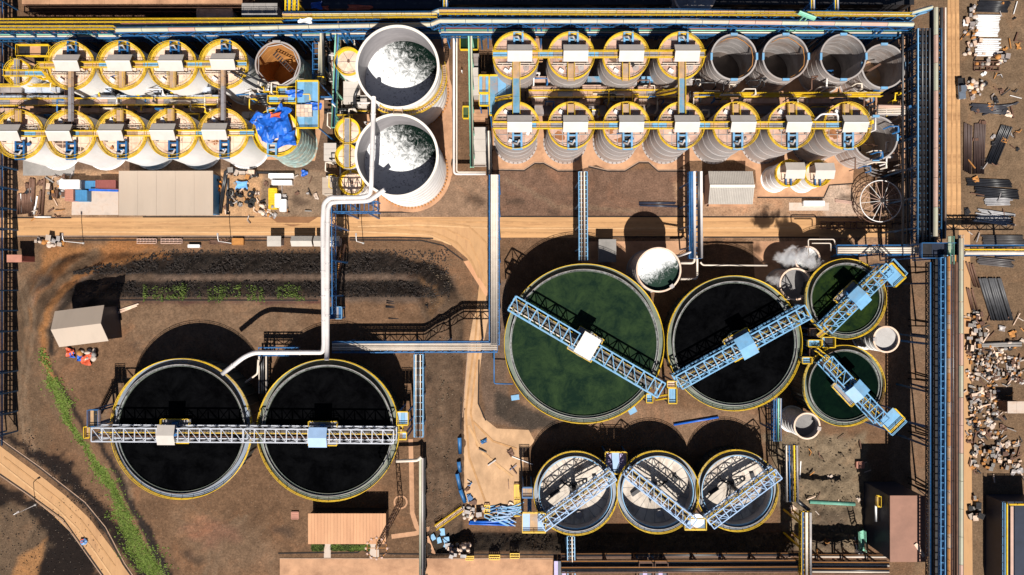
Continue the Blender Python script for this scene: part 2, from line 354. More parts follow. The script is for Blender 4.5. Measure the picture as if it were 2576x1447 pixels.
RUB = [(1930, 1090), (2180, 1090), (2180, 1395), (1980, 1395), (1950, 1200)]; paint(RUB, (.165, .122, .080), 16, 14); paint([(2050, 1280), (2140, 1280), (2130, 1380), (2030, 1380)], (.085, .062, .044), 20, 18, .8)
paint(rect(1080, 1342, 2000, 1388), (.060, .044, .032), 6, 6)  # shade of the lower north facing bank painted into its soil
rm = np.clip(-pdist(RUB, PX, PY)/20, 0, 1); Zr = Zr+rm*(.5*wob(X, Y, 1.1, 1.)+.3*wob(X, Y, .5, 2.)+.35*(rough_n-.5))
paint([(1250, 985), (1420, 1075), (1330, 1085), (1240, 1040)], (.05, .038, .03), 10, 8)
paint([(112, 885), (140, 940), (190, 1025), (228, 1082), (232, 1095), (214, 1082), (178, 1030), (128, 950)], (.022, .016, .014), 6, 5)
paint([(246, 1092), (300, 1190), (345, 1270), (390, 1350), (440, 1460), (415, 1460), (362, 1345), (318, 1262), (275, 1180), (238, 1100)], (.022, .016, .014), 6, 6)
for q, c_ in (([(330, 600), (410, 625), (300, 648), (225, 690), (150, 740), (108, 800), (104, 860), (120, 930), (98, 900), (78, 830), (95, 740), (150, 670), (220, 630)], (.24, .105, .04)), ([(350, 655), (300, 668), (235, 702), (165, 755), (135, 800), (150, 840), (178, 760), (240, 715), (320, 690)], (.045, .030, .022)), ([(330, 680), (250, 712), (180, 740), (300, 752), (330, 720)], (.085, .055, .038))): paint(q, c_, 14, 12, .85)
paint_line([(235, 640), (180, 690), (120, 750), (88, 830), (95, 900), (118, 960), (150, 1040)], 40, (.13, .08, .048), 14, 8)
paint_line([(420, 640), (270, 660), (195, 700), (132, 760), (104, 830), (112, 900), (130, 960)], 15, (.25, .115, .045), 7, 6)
paint_line([(420, 660), (280, 678), (212, 716), (152, 772), (126, 832), (132, 890)], 15, (.030, .021, .016), 6, 5)  # shade of the curled bank end painted into the soil colour
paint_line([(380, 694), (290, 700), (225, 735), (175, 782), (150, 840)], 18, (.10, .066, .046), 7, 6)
paint_line([(360, 722), (290, 726), (235, 760), (195, 800)], 24, (.026, .019, .015), 8, 6)  # inner band of bank shade, painted the same way
for pth in ([(60, 700), (90, 800), (60, 1000), (100, 1180)], [(45, 690), (70, 830), (45, 1000), (80, 1170)], [(150, 650), (100, 700), (70, 770)], [(420, 930), (300, 960), (260, 1050), (330, 1250)], [(620, 1300), (560, 1360), (540, 1447)], [(600, 1300), (540, 1360), (515, 1447)], [(2480, 190), (2530, 220), (2576, 210)], [(2470, 970), (2530, 975), (2576, 960)], [(1270, 450), (1400, 520), (1600, 530)]):
    paint_line(pth, 9, (.185, .128, .085), 7, 5, .6)
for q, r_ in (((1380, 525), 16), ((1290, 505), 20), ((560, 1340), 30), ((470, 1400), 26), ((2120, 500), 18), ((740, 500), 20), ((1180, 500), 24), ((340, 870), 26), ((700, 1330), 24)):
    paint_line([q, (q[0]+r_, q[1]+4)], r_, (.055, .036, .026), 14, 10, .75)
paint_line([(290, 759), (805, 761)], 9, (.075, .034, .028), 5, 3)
paint_line([(1050, 700), (1090, 720), (1110, 760), (1085, 790)], 10, (.19, .105, .05), 10, 10, .6)
# darker slag soil in the lower left corner
paint([(0, 1100), (60, 1110), (170, 1160), (270, 1280), (330, 1360), (400, 1460), (340, 1470), (280, 1330), (170, 1230), (60, 1130), (0, 1115)], (.016, .0105, .009), 12, 18)
paint([(-40, 1190), (70, 1240), (170, 1310), (300, 1500), (-40, 1500)], (.014, .0095, .008), 12, 18)
paint([(-40, 1290), (60, 1270), (130, 1370), (70, 1470), (-40, 1470)], (.10, .066, .042), 20, 18)
paint([(40, 1400), (120, 1360), (90, 1460), (30, 1460)], (.26, .13, .055), 12, 8)
for q in ([(430, 1300), (560, 1290), (690, 1360), (690, 1440), (520, 1440)], [(240, 760), (760, 760), (760, 890), (380, 900)]): paint(q, (.165, .105, .066), 40, 25, .7)
paint([(455, 1330), (560, 1310), (600, 1350), (520, 1370)], (.20, .10, .065), 30, 20, .7)
n0, n1 = X.shape; vs = np.stack([X, Y, Zr], -1).reshape(-1, 3)
ii = np.arange(n0*n1).reshape(n0, n1); q = np.stack([ii[:-1, :-1], ii[:-1, 1:], ii[1:, 1:], ii[1:, :-1]], -1).reshape(-1, 4)
me = bpy.data.meshes.new('ground'); me.vertices.add(len(vs)); me.vertices.foreach_set('co', vs.ravel())
me.loops.add(q.size); me.loops.foreach_set('vertex_index', q.ravel().astype(np.int32))
me.polygons.add(len(q)); me.polygons.foreach_set('loop_start', np.arange(0, q.size, 4, dtype=np.int32)); me.polygons.foreach_set('loop_total', np.full(len(q), 4, np.int32))
me.update(); me.validate()
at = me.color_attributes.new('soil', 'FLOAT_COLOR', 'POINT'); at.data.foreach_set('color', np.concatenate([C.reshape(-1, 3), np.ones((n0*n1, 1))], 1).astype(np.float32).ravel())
def soil_mat():
    m = bpy.data.materials.new('soil'); m.use_nodes = True; n = m.node_tree.nodes; l = m.node_tree.links; b = n['Principled BSDF']; b.inputs['Roughness'].default_value = .95
    b.inputs['Specular IOR Level'].default_value = .15
    a = n.new('ShaderNodeAttribute'); a.attribute_name = 'soil'; g = n.new('ShaderNodeNewGeometry'); cur = a.outputs['Color']; hs = []
    for sc, lo, hi in ((.06, .78, 1.22), (.5, .72, 1.28), (2.5, .6, 1.42)):
        t = n.new('ShaderNodeTexNoise'); t.inputs['Scale'].default_value = sc; t.inputs['Detail'].default_value = 7; t.inputs['Roughness'].default_value = .7; l.new(g.outputs['Position'], t.inputs['Vector'])
        r = n.new('ShaderNodeMapRange'); r.inputs['From Min'].default_value = .3; r.inputs['From Max'].default_value = .7; r.inputs['To Min'].default_value = lo; r.inputs['To Max'].default_value = hi; l.new(t.outputs['Fac'], r.inputs[0])
        x = n.new('ShaderNodeMix'); x.data_type = 'RGBA'; x.blend_type = 'MULTIPLY'; x.inputs[0].default_value = 1; l.new(cur, x.inputs[6]); l.new(r.outputs[0], x.inputs[7]); cur = x.outputs[2]; hs.append(t)
    # reddish and pale dust drifts
    t = n.new('ShaderNodeTexNoise'); t.inputs['Scale'].default_value = .11; t.inputs['Detail'].default_value = 9; t.inputs['Roughness'].default_value = .68; t.inputs['Distortion'].default_value = .8; l.new(g.outputs['Position'], t.inputs['Vector'])
    r = n.new('ShaderNodeMapRange'); r.inputs['From Min'].default_value = .52; r.inputs['From Max'].default_value = .72; r.inputs['To Max'].default_value = .55; l.new(t.outputs['Fac'], r.inputs[0])
    h = n.new('ShaderNodeMix'); h.data_type = 'RGBA'; h.blend_type = 'MULTIPLY'; h.inputs[0].default_value = 1; l.new(cur, h.inputs[6]); h.inputs[7].default_value = (1.75, 1.45, 1.25, 1)
    x = n.new('ShaderNodeMix'); x.data_type = 'RGBA'; l.new(r.outputs[0], x.inputs[0]); l.new(cur, x.inputs[6]); l.new(h.outputs[2], x.inputs[7]); cur = x.outputs[2]
    v = n.new('ShaderNodeTexVoronoi'); v.inputs['Scale'].default_value = 1.1; l.new(g.outputs['Position'], v.inputs['Vector'])
    lt = n.new('ShaderNodeMath'); lt.operation = 'LESS_THAN'; lt.inputs[1].default_value = .11; l.new(v.outputs['Distance'], lt.inputs[0])
    sc = n.new('ShaderNodeMath'); sc.operation = 'MULTIPLY'; sc.inputs[1].default_value = .4; l.new(lt.outputs[0], sc.inputs[0])
    x = n.new('ShaderNodeMix'); x.data_type = 'RGBA'; l.new(sc.outputs[0], x.inputs[0]); l.new(cur, x.inputs[6]); x.inputs[7].default_value = (.30, .23, .17, 1); cur = x.outputs[2]
    l.new(cur, b.inputs['Base Color'])
    bp = n.new('ShaderNodeBump'); bp.inputs['Strength'].default_value = .6; bp.inputs['Distance'].default_value = .25; l.new(hs[2].outputs['Fac'], bp.inputs['Height']); l.new(bp.outputs[0], b.inputs['Normal'])
    return m
me.materials.append(soil_mat()); go = bpy.data.objects.new('ground', me); COL.objects.link(go); go['kind'] = 'structure'
# ---------------------------------------------------------------- paving, drains
def sheet(name, pts, mat, up, z=None, thick=0.):          # flat slab from pixel outline
    mb = MB(); ps = [P(x, y, 0 if z is None else z) for x, y in pts]; zz = (0 if z is None else z)+up
    if sum(ps[i].x*ps[(i+1) % len(ps)].y-ps[(i+1) % len(ps)].x*ps[i].y for i in range(len(ps))) < 0: ps.reverse()
    n = len(ps); vs = [(p.x, p.y, zz) for p in ps]; fs = [list(range(n))]
    if thick:
        vs += [(p.x, p.y, zz-thick) for p in ps]; fs += [(i, i+n, (i+1) % n+n, (i+1) % n) for i in range(n)]
    mb.add(vs, fs); return struct(name, mb, mat)
def strip(name, pts, w0, mat, up=.03, width_px=True):     # ribbon following the ground along a pixel path
    fine = []
    for i in range(len(pts)-1):
        (ax, ay), (bx, by) = pts[i], pts[i+1]; k = max(1, int(math.hypot(bx-ax, by-ay)/12))
        fine += [(ax+(bx-ax)*j/k, ay+(by-ay)*j/k) for j in range(k)]
    fine.append(pts[-1]); g = [G(x, y, up) for x, y in fine]; vs = []; fs = []
    for i, p in enumerate(g):
        d = (g[min(i+1, len(g)-1)]-g[max(0, i-1)]); d.z = 0; d.normalize(); s_ = Vector((-d.y, d.x, 0)); w_ = w0*.05
        vs += [p+s_*w_, p-s_*w_]
        if i: fs.append((2*i-2, 2*i-1, 2*i+1, 2*i))
    return struct(name, MB().add(vs, fs), mat)
sheet('main_road', [(-30, 548), (1010, 546), (1235, 546), (2250, 546), (2250, 597), (1260, 598), (1010, 596), (880, 597), (-30, 598)], ROAD, .012)
sheet('junction_road', [(1000, 552), (1235, 552), (1258, 600), (1240, 640), (1228, 735), (1218, 760), (1196, 800), (1205, 720), (1200, 690), (1175, 650), (1130, 612), (1060, 597)], ROADV, .020)
sheet('service_road', [(1191, 798), (1222, 745), (1229, 800), (1213, 880), (1204, 960), (1203, 1010), (1215, 1050), (1250, 1078), (1330, 1082), (1345, 1110), (1318, 1140), (1312, 1290), (1235, 1300), (1168, 1262), (1158, 1200), (1160, 1060), (1170, 960), (1180, 860)], YARD, .016)
sheet('clay_patch', [(1166, 658), (1178, 655), (1232, 740), (1222, 745)], ORANGEROOF, .028)
sheet('plant_road', [(2384, -40), (2412, -40), (2418, 572), (2382, 572)], ROAD, .012)
sheet('side_road', [(2412, 572), (2440, 572), (2447, 1500), (2418, 1500)], ROADV, .016)
strip('hillside_road', [(-40, 1128), (30, 1180), (95, 1228), (150, 1272), (205, 1325), (250, 1385), (290, 1440), (320, 1490)], 58, ROADV, .05)
strip('bottom_road', [(704, 1436), (900, 1436), (1068, 1437), (1110, 1438), (1150, 1438), (1200, 1438), (1300, 1438), (1390, 1439)], 62, CONC, .05)
sheet('pad_path', [(815, 1368), (832, 1368), (832, 1406), (815, 1406)], CONCG, .03, GP)
sheet('pad_path', [(930, 1368), (953, 1368), (953, 1406), (930, 1406)], CONCG, .03, GP)
strip('foot_path', [(1033, 1105), (1035, 1180), (1037, 1290), (1048, 1325), (1068, 1350)], 11, CONC, .05)
strip('foot_path', [(985, 1350), (1045, 1342), (1085, 1328)], 11, CONC, .055)
strip('foot_path', [(1072, 1350), (1090, 1395)], 12, CONC, .055)
sheet('tank_apron', [(1238, 84), (1240, 428), (1318, 428), (1340, 410), (1368, 410), (1405, 430), (1448, 430), (1500, 415), (1530, 429), (1572, 429), (1605, 408), (1632, 408), (1655, 429), (1700, 429), (1735, 405), (1845, 402), (1900, 428), (1905, 495), (2072, 495), (2085, 465), (2145, 460), (2148, 420), (2285, 400), (2285, 84)], CONC, .02)
sheet('tank_apron', [(880, 95), (1125, 95), (1138, 300), (1138, 440), (1118, 480), (1080, 515), (1030, 535), (945, 533), (945, 480), (880, 480)], CONC, .024)
sheet('block_slab', [(30, 160), (815, 150), (815, 300), (792, 405), (600, 400), (250, 404), (60, 404)], CONC, .02)
sheet('depot_slab', [(182, 482), (298, 480), (298, 541), (180, 541)], CONCG, .024)
sheet('bund_slab', [(1462, 608), (1755, 606), (1755, 700), (1640, 720), (1462, 700)], CONC, .02)
sheet('bund_slab', [(1893, 607), (2090, 607), (2090, 700), (1900, 720)], CONC, .02)
sheet('grey_slab', [(58, 405), (190, 405), (186, 442), (58, 442)], GREYCONC, .028)
sheet('yard_slab', [(1985, 510), (2085, 510), (2085, 530), (1985, 530)], CONCG, .02)
sheet('clay_puddle', [(676, 545), (800, 546), (775, 562), (735, 570), (700, 562)], M('wet_clay', (.22, .10, .04), .6, 0, .2, .5), .026)
for pts in ([(40, 596), (820, 597)], [(880, 598), (1000, 597), (1090, 600)], [(160, 604), (680, 605)], [(880, 604), (1060, 605), (1115, 618), (1165, 655)],
            [(30, 548), (180, 548)], [(360, 546), (640, 546)], [(1258, 545), (1740, 545)], [(1760, 546), (2230, 546)], [(1540, 596), (1720, 596)], [(1770, 597), (2060, 597)],
            [(945, 534), (1030, 534), (1085, 515), (1128, 470), (1138, 400)], [(1252, 428), (1318, 430), (1345, 412), (1368, 412), (1403, 431), (1450, 431)], [(1480, 420), (1528, 431), (1572, 431), (1607, 410), (1632, 410), (1655, 431), (1725, 431)],
            [(1905, 497), (2072, 497), (2086, 466), (2148, 462)], [(0, 1106), (100, 1178), (215, 1268), (262, 1330), (310, 1420), (345, 1470)], [(0, 1192), (70, 1240), (160, 1306), (200, 1362), (262, 1450)],
            [(1160, 1000), (1159, 1080)], [(1290, 560), (1290, 561)], [(300, 755), (800, 756)], [(700, 1392), (816, 1390)], [(832, 1392), (900, 1390), (912, 1382), (930, 1392)], [(955, 1393), (1060, 1394)], [(1075, 1394), (1400, 1396)],
            [(1405, 1397), (1990, 1394)], [(2040, 1393), (2225, 1397)], [(1205, 905), (1203, 1015), (1222, 1058)]):
    strip('drain_channel', pts, 3.2, DRAIN, .07)
for pts in ([(0, 1103), (100, 1174), (215, 1264), (266, 1326), (314, 1417), (350, 1470)], [(0, 1196), (70, 1244), (157, 1310), (197, 1364), (258, 1450)], [(40, 594), (820, 594)], [(704, 1405), (1390, 1405)], [(1164, 1050), (1178, 870)], [(1252, 426), (1318, 427), (1345, 409), (1368, 409), (1403, 428), (1450, 428)], [(1480, 417), (1528, 428), (1572, 428), (1607, 407), (1632, 407), (1655, 428), (1725, 428)], [(1405, 1405), (1990, 1403)]):
    strip('kerb', pts, 2.2, KERB, .10)
TRACK = M('tyre_track', (.455, .25, .112), .9, 0, .2, .5); TRACKD = M('dark_tyre_track', (.425, .235, .105), .9, 0, .2, .5); TRACKP = M('pale_tyre_track', (.55, .33, .165), .9, 0, .2, .5)
up_ = .055
for pts, wd, mt in (([(60, 561), (400, 560), (800, 563), (1000, 566), (1120, 575), (1180, 605), (1205, 660), (1222, 720)], 4, TRACK), ([(60, 575), (500, 573), (820, 572), (1000, 578), (1090, 585), (1150, 612), (1185, 655), (1205, 700)], 5, TRACKD), ([(200, 584), (600, 585), (900, 583), (1010, 588), (1080, 592), (1135, 616)], 4, TRACKP),
    ([(900, 560), (1050, 556), (1230, 560), (1500, 562), (1900, 560)], 5, TRACK), ([(900, 570), (1050, 566), (1230, 574), (1500, 575), (2000, 573)], 4, TRACKP), ([(1260, 586), (1500, 588), (1800, 586), (2100, 588)], 4, TRACK), ([(1100, 560), (1180, 570), (1222, 610), (1232, 660)], 4, TRACKD),
    ([(1215, 770), (1208, 850), (1194, 950), (1184, 1040), (1200, 1120), (1260, 1180)], 5, TRACK), ([(1202, 780), (1196, 850), (1182, 950), (1172, 1040), (1180, 1150), (1220, 1260)], 5, TRACKD), ([(1190, 1060), (1240, 1110), (1300, 1130)], 5, TRACK), ([(1178, 1070), (1215, 1140), (1290, 1200)], 6, TRACKP),
    ([(2393, -20), (2396, 200), (2394, 400), (2394, 570)], 4, TRACK), ([(2404, -20), (2406, 200), (2407, 400), (2408, 570)], 4, TRACKD), ([(10, 1150), (95, 1215), (150, 1258), (205, 1310), (250, 1370), (290, 1425)], 4, TRACK), ([(0, 1165), (85, 1232), (142, 1278), (195, 1330), (240, 1390), (280, 1447)], 4, TRACKP)):
    up_ += .004; strip('tyre_track', pts, wd, mt, up_)
# small stuff scattered over banks and slopes
def scatter(name, n, pick, mat, size, kind_fn, label, cat):
    mb = MB()
    for _ in range(n):
        px, py = pick(); p = G(px, py); kind_fn(mb, p, size*(.5+random.random()))
    o = struct(name, mb, mat); o['kind'] = 'stuff'; o['label'] = label; o['category'] = cat; return o
def rock(mb, p, s):
    v = [(p.x+s*math.cos(a)*random.uniform(.6, 1.1), p.y+s*math.sin(a)*random.uniform(.6, 1.1), p.z-.1) for a in (0, 1.57, 3.14, 4.71)]
    v.append((p.x+random.uniform(-.3, .3)*s, p.y+random.uniform(-.3, .3)*s, p.z+s*random.uniform(.4, .9)))
    mb.add(v, [(0, 1, 4), (1, 2, 4), (2, 3, 4), (3, 0, 4)])
def tuft(mb, p, s):
    for _ in range(3):
        a = random.random()*6.28; b = a+random.uniform(1.2, 2.2); t = random.uniform(.2, .8)*s
        mb.add([(p.x, p.y, p.z+.02), (p.x+s*math.cos(a), p.y+s*math.sin(a), p.z+t), (p.x+s*.8*math.cos(b), p.y+s*.8*math.sin(b), p.z+t*.8)], [(0, 1, 2)])
ROCK = M('bank_rock', (.036, .027, .023), .95, 0, .6, .8); ROCKP = M('pale_rock', (.17, .128, .088), .95, 0, .5, .8)  # bank rock darkened to carry the north slope's shade
def nbank():
    x = random.uniform(185, 1130); lo_ = 628+max(0, 400-x)*.26
    return x, random.choice([random.uniform(lo_, 690), random.uniform(708, 748)])
scatter('bank_rubble', 6500, nbank, ROCK, .30, rock, 'broken rock coloured for shade on the north bank of the settling tank platform', 'rubble')
scatter('bank_rubble', 700, lambda: (random.uniform(1073, 1140), random.uniform(650, 1330)), ROCKP, .2, rock, 'brown rock on the bank between platform and service road', 'rubble')
scatter('bank_rubble', 2200, lambda: (random.uniform(1085, 1980), random.uniform(1346, 1386)), M('brown_rock', (.055, .04, .03), .95, 0, .6, .8), .22, rock, 'rock coloured for shade on the bank below the white lined tanks', 'rubble')
scatter('pale_rubble', 500, lambda: (random.uniform(1985, 2180), random.uniform(1100, 1390)), ROCKP, .28, rock, 'brown rubble ground left of the tall pink roofed building', 'rubble')
def dl(): t = random.random(); return random.choice([(20+t*300+random.gauss(30, 14), 1100+t*300+random.gauss(-8, 16)), (random.uniform(0, 260), 1240+random.uniform(0, 200))])
scatter('slope_rubble', 1200, dl, M('black_rock', (.016, .012, .011), .95, 0, .6, .8), .24, rock, 'black slag stones on both sides of the hillside road', 'rubble')
scatter('pale_stones', 220, dl, M('white_stone', (.35, .30, .25), .9, 0, .4, .8), .14, rock, 'small pale stones dotted over the dark slopes by the hillside road', 'stones')
GRASS = M('grass', (.13, .20, .022), .8, 0, .6, .5, grime=(.10, .085, .035), gamt=.8, gscale=.5); GRASSD = M('dark_grass', (.085, .125, .018), .8, 0, .5, .5)
gpath = [(104, 880), (128, 950), (160, 1010), (170, 1060), (215, 1120), (240, 1165), (265, 1200), (290, 1235), (305, 1290), (330, 1340), (360, 1400), (395, 1450)]
gw = [4, 11, 9, 7, 5, 9, 10, 9, 12, 15, 17, 18]
def gpick():
    i = random.choices(range(11), weights=[.2, .9, .8, .5, .3, .8, .9, .7, 1.2, 1.6, 1.8])[0]; t = random.random(); w_ = (gw[i]+(gw[i+1]-gw[i])*t)*(1+.5*math.sin((i+t)*5.3)*math.sin((i+t)*2.1))
    return gpath[i][0]+(gpath[i+1][0]-gpath[i][0])*t+random.gauss(0, w_*.75)*(1 if random.random() < .8 else 1.8), gpath[i][1]+(gpath[i+1][1]-gpath[i][1])*t+random.uniform(-6, 6)
scatter('bank_grass', 8500, gpick, GRASS, .27, tuft, 'bright green grass growing down the west side of the platform', 'grass')
def gp2():
    x = random.uniform(350, 790)
    while math.sin(x*.071)+math.sin(x*.19+1)+math.sin(x*.043+2) < random.uniform(-1.2, 1.6): x = random.uniform(350, 790)
    return x+6*math.sin(x*.13), random.gauss(746 if random.random() < .55 else 728, 5)+5*math.sin(x*.05)
scatter('bank_grass', 1300, gp2, GRASSD, .26, tuft, 'sparse green grass along the lower step of the north bank', 'grass')
scatter('planting_bed', 900, lambda: (random.choice([random.uniform(786, 813), random.uniform(834, 930)]), random.uniform(1371, 1383)), GRASSD, .4, tuft, 'low green plants between the paths below the orange roof', 'plants')
# ---------------------------------------------------------------- tanks
def shell_mb(R, H, seams=4, smooth=False):
    mb = MB(); mb.lathe([(R, 0), (R, H)], n=56)
    for k in range(1, seams if not smooth else 0):
        mb.lathe([(R+.0, H*k/seams-.08), (R+.06, H*k/seams-.06), (R+.06, H*k/seams+.06), (R, H*k/seams+.08)], n=56)
    mb.ring((0, 0, 0), R, R+.35, .0, .12, 56); return mb
def leach_tank(name, label, R, H, deck, shell, hdx, fside, ringw, loc, group, white):
    t = thing(name, label, 'tank', loc, group); pt = lambda n, mb, m, **k: part(t, n, mb, m, world=False, **k)
    pt('shell', shell_mb(R, H, 4, white), shell)
    a = MB()
    for i in range(30): b = 2*PI*i/30; a.box(((R+.2)*math.cos(b), (R+.2)*math.sin(b), .2), (.2, .2, .3), b)
    pt('anchor_chairs', a, shell if white else BROWNSTEEL)
    pt('deck', MB().disc((0, 0, H), R-.02, 56), deck)
    for i in range(-2, 3):                                  # stiffening beams over the deck plates
        o = i*R/2.7; c = math.sqrt(R*R-o*o)-.25
        for p, q in (((-c, o, H+.06), (c, o, H+.06)), ((o, -c, H+.06), (o, c, H+.06))): pt('deck_beam', MB().beam(p, q, .14, .12), CREAM if white else PALESTEEL)
    pt('ring_walkway', MB().ring((0, 0, H), R-ringw, R+.18, .10, .2, 56), YGRATE)
    pt('handrail', MB().circ_rail((0, 0, 0), R+.12, H+.2, 40, t=.055, toe=.2), YELLOW)
    if white: pt('inner_rail', MB().circ_rail((0, 0, 0), R-ringw, H+.2, 40, t=.04, hs=(.9,)), YELLOW)
    # agitator hood: two sloped sheets on legs
    hx, hy, z0, z1 = 2.75, 1.9, H+2.5, H+3.6; cx = hdx
    for sgn in (1, -1):
        h = MB(); vs = [(cx-hx, 0, z1), (cx+hx, 0, z1), (cx+hx, sgn*hy, z0), (cx-hx, sgn*hy, z0)]; vs += [(x, y, z-.08) for x, y, z in vs]
        h.add(vs, [(0, 1, 2, 3), (7, 6, 5, 4), (0, 4, 5, 1), (1, 5, 6, 2), (2, 6, 7, 3), (3, 7, 4, 0)]); pt('hood_sheet', h, HOODM if not white or sgn > 0 else HOODM)
    h = MB().beam((cx-hx, 0, z1+.05), (cx+hx, 0, z1+.05), .3, .06); pt('ridge_cap', h, HOODW)
    g = MB()
    for sx in (-1, 1):
        g = MB(); vs = [(cx+sx*hx*.98, -hy, z0-.1), (cx+sx*hx*.98, hy, z0-.1), (cx+sx*hx*.98, 0, z1-.12)]; vs += [(x-sx*.06, y, z) for x, y, z in vs]
        pt('gable_sheet', g.add(vs, [(0, 1, 2), (5, 4, 3), (0, 3, 4, 1), (1, 4, 5, 2), (2, 5, 3, 0)]), DARK)
        for sy in (-1, 1): pt('hood_post', MB().beam((cx+sx*hx*.9, sy*hy*.85, H+.1), (cx+sx*hx*.9, sy*hy*.85, z0+.05), .18), DARK)
    m = MB().cyl((cx, 0, H+.1), .55, 1.1, 14).cyl((cx, 0, H+1.2), .35, .9, 12).box((cx, .9, H+.5), (1.1, .8, .9)); pt('agitator_drive', m, BLUE)
    f = MB(); s_ = fside; fx = (.55 if fside > 0 else .3)
    for dx in (-.95, .95): f.beam((fx+dx, s_*1.2, H+.75), (fx+dx, s_*(R+.35), H+.75), .42, .4)
    for yy in (2.2, 3.6, R+.2): f.beam((fx-1.15, s_*yy, H+.7), (fx+1.15, s_*yy, H+.7), .3, .3)
    for dx in (-.95, .95): f.beam((fx+dx, s_*(R-.2), H), (fx+dx, s_*(R-.2), H+.75), .25)
    pt('lifting_frame', f, BLUE if white else SKYBLUE)
    f = MB().box((fx, s_*(R-1.6), H+.12), (1.4, 2.2, .1)).box((fx, s_*(R-.8), H+.3), (1.2, .7, .5)); pt('frame_hatch', f, DARK)
    f = MB().tube([(fx-1.0, s_*(R-1.1), H+1.5), (fx-.1, s_*(R-.9), H+1.0), (fx+.5, s_*(R-1.9), H+.9)], .22, 8); pt('motor', f, PALESTEEL)
    pt('manhole', MB().cyl((2.3, -2.5 if fside > 0 else 2.6, H), .72, .16, 20).cyl((2.3, -2.5 if fside > 0 else 2.6, H+.16), .2, .15, 8), CREAM if white else PALESTEEL)
    pt('vent_stub', MB().cyl((3.7, -1.4*fside, H), .32, .4, 12), PALESTEEL)
    pt('service_box', MB().box((-2.2, -3.3 if fside > 0 else 3.1, H+.35), (1.1, .7, .7), -.6), WHITE)
    b = MB().beam((-R*.8, -fside*1.7, H+.6), (R*.8, -fside*1.7, H+.6), .16); b.beam((-R*.85, -fside*2.15, H+.6), (R*.85, -fside*2.15, H+.6), .1)
    for x in (-3, -1, 1, 3): b.beam((x, -fside*1.9, H), (x, -fside*1.9, H+.6), .12)
    pt('deck_pipe', b, PALEPIPE)
    return t
STAIN = [M('rust_stain', (.30, .12, .045), .8, 0, .4, .6), M('dark_stain', (.14, .085, .06), .8, 0, .4, .6), M('pale_spill', (.74, .64, .55), .8, 0, .25, .6)]
def decorate(t, R, H):
    for _ in range(random.randint(3, 5)):                       # spills, patches and odd fittings that differ from tank to tank
        a = random.random()*6.28; q = R*random.uniform(.3, .8); s_ = random.uniform(.5, 1.5); n = 14; ph = random.random()*6
        vs = [(q*math.cos(a)+s_*(1+.35*math.sin(3*b+ph)+.2*math.sin(5*b))*math.cos(b), q*math.sin(a)+s_*.7*(1+.35*math.sin(2*b+ph))*math.sin(b), H+.012+.004*_) for b in [2*PI*i/n for i in range(n)]]
        part(t, 'deck_stain', MB().add(vs, [list(range(n))]), random.choice(STAIN), world=False)
    for _ in range(random.randint(2, 4)):
        a = random.random()*6.28; q = R*random.uniform(.45, .85); x, y = q*math.cos(a), q*math.sin(a); k = random.random()
        if k < .4: part(t, 'fitting', MB().box((x, y, H+.35), (random.uniform(.4, 1.1), random.uniform(.4, .9), .7), a), random.choice((PALESTEEL, WHITE, DARK, BLUE)), world=False)
        elif k < .75: part(t, 'hose', MB().tube([(x, y, H+.2), (x*.7+.6, y*.7-.4, H+.25), (x*.5+1, y*.8+.5, H+.2), (x*.2+1.5, y+.3, H+.25)], .09, 5), random.choice((DARK, PALEPIPE, BLUE)), world=False)
        else: part(t, 'nozzle', MB().cyl((x, y, H), .3, .6, 12), random.choice((PALESTEEL, RUST)), world=False)
def base(px, py, ztop): p = P(px, py, ztop); return Vector((p.x, p.y, 0))
HL, HR = 13.6, 17.2
up = [(181, 167), (310, 167), (438, 167), (566, 164)]; lo = [(53, 340), (181, 340), (309, 339), (437, 338), (565, 337)]
GL = 'white leach tanks in the left block'; GR = 'grey leach tanks in the right block'
t0 = leach_tank('leach_tank', 'white leach tank at the left end of the upper row, beside the small tank walkway', L(59, HL), HL, CREAM, WHITE, .75, 1, .6, base(*up[0], HL), GL, True)
LU = [t0]
for i, lab in ((1, 'white leach tank second from left in the upper row of the left block'), (2, 'white leach tank third from left in the upper row of the left block'), (3, 'white leach tank beside the open rusty tank, last of the upper row')):
    LU.append(dup(t0, base(*up[i], HL), lab))
t1 = leach_tank('leach_tank', 'white leach tank cut by the left picture edge, first of the lower row', L(60, HL), HL, CREAM, WHITE, -1.05, -1, .6, base(*lo[0], HL), GL, True)
for i in range(1, 5):
    dup(t1, base(*lo[i], HL), ('white leach tank above the white and maroon containers, second of the lower row', 'white leach tank above the left end of the flat beige workshop', 'white leach tank above the middle of the flat beige workshop', 'white leach tank next to the blue tarp tank, fifth of the lower row')[i-1])
ur = [(1298, 143), (1436, 143), (1573.5, 143), (1711, 143)]; lr = [(1298, 318), (1436, 318), (1574, 318), (1711, 318), (1850, 318), (1987, 318), (2127, 318)]
t2 = leach_tank('leach_tank', 'grey leach tank at the left end of the upper row, above the blue platform', L(57, HR), HR, PINKDECK, PALESTEEL, .85, 1, .3, base(*ur[0], HR), GR, False)
for i in (1, 2, 3): dup(t2, base(*ur[i], HR), ('grey leach tank second from left in the upper row of the right block', 'grey leach tank third from left in the upper row of the right block', 'grey leach tank beside the four open grey tanks, last of the upper row')[i-1])
t3 = leach_tank('leach_tank', 'grey leach tank at the left end of the lower row in the right block', L(57, HR), HR, PINKDECK, PALESTEEL, .8, -1, .3, base(*lr[0], HR), GR, False)
for i in range(1, 7): dup(t3, base(*lr[i], HR), ('grey leach tank above the thin pipe bridge with blue rails, second of the lower row', 'grey leach tank third from left in the lower row of the right block', 'grey leach tank above the pair of white pipes, fourth of the lower row', 'grey leach tank above the ribbed grey shed, fifth of the lower row', 'grey leach tank above the two small white hooded tanks', 'grey leach tank at the right end of the lower row')[i-1])
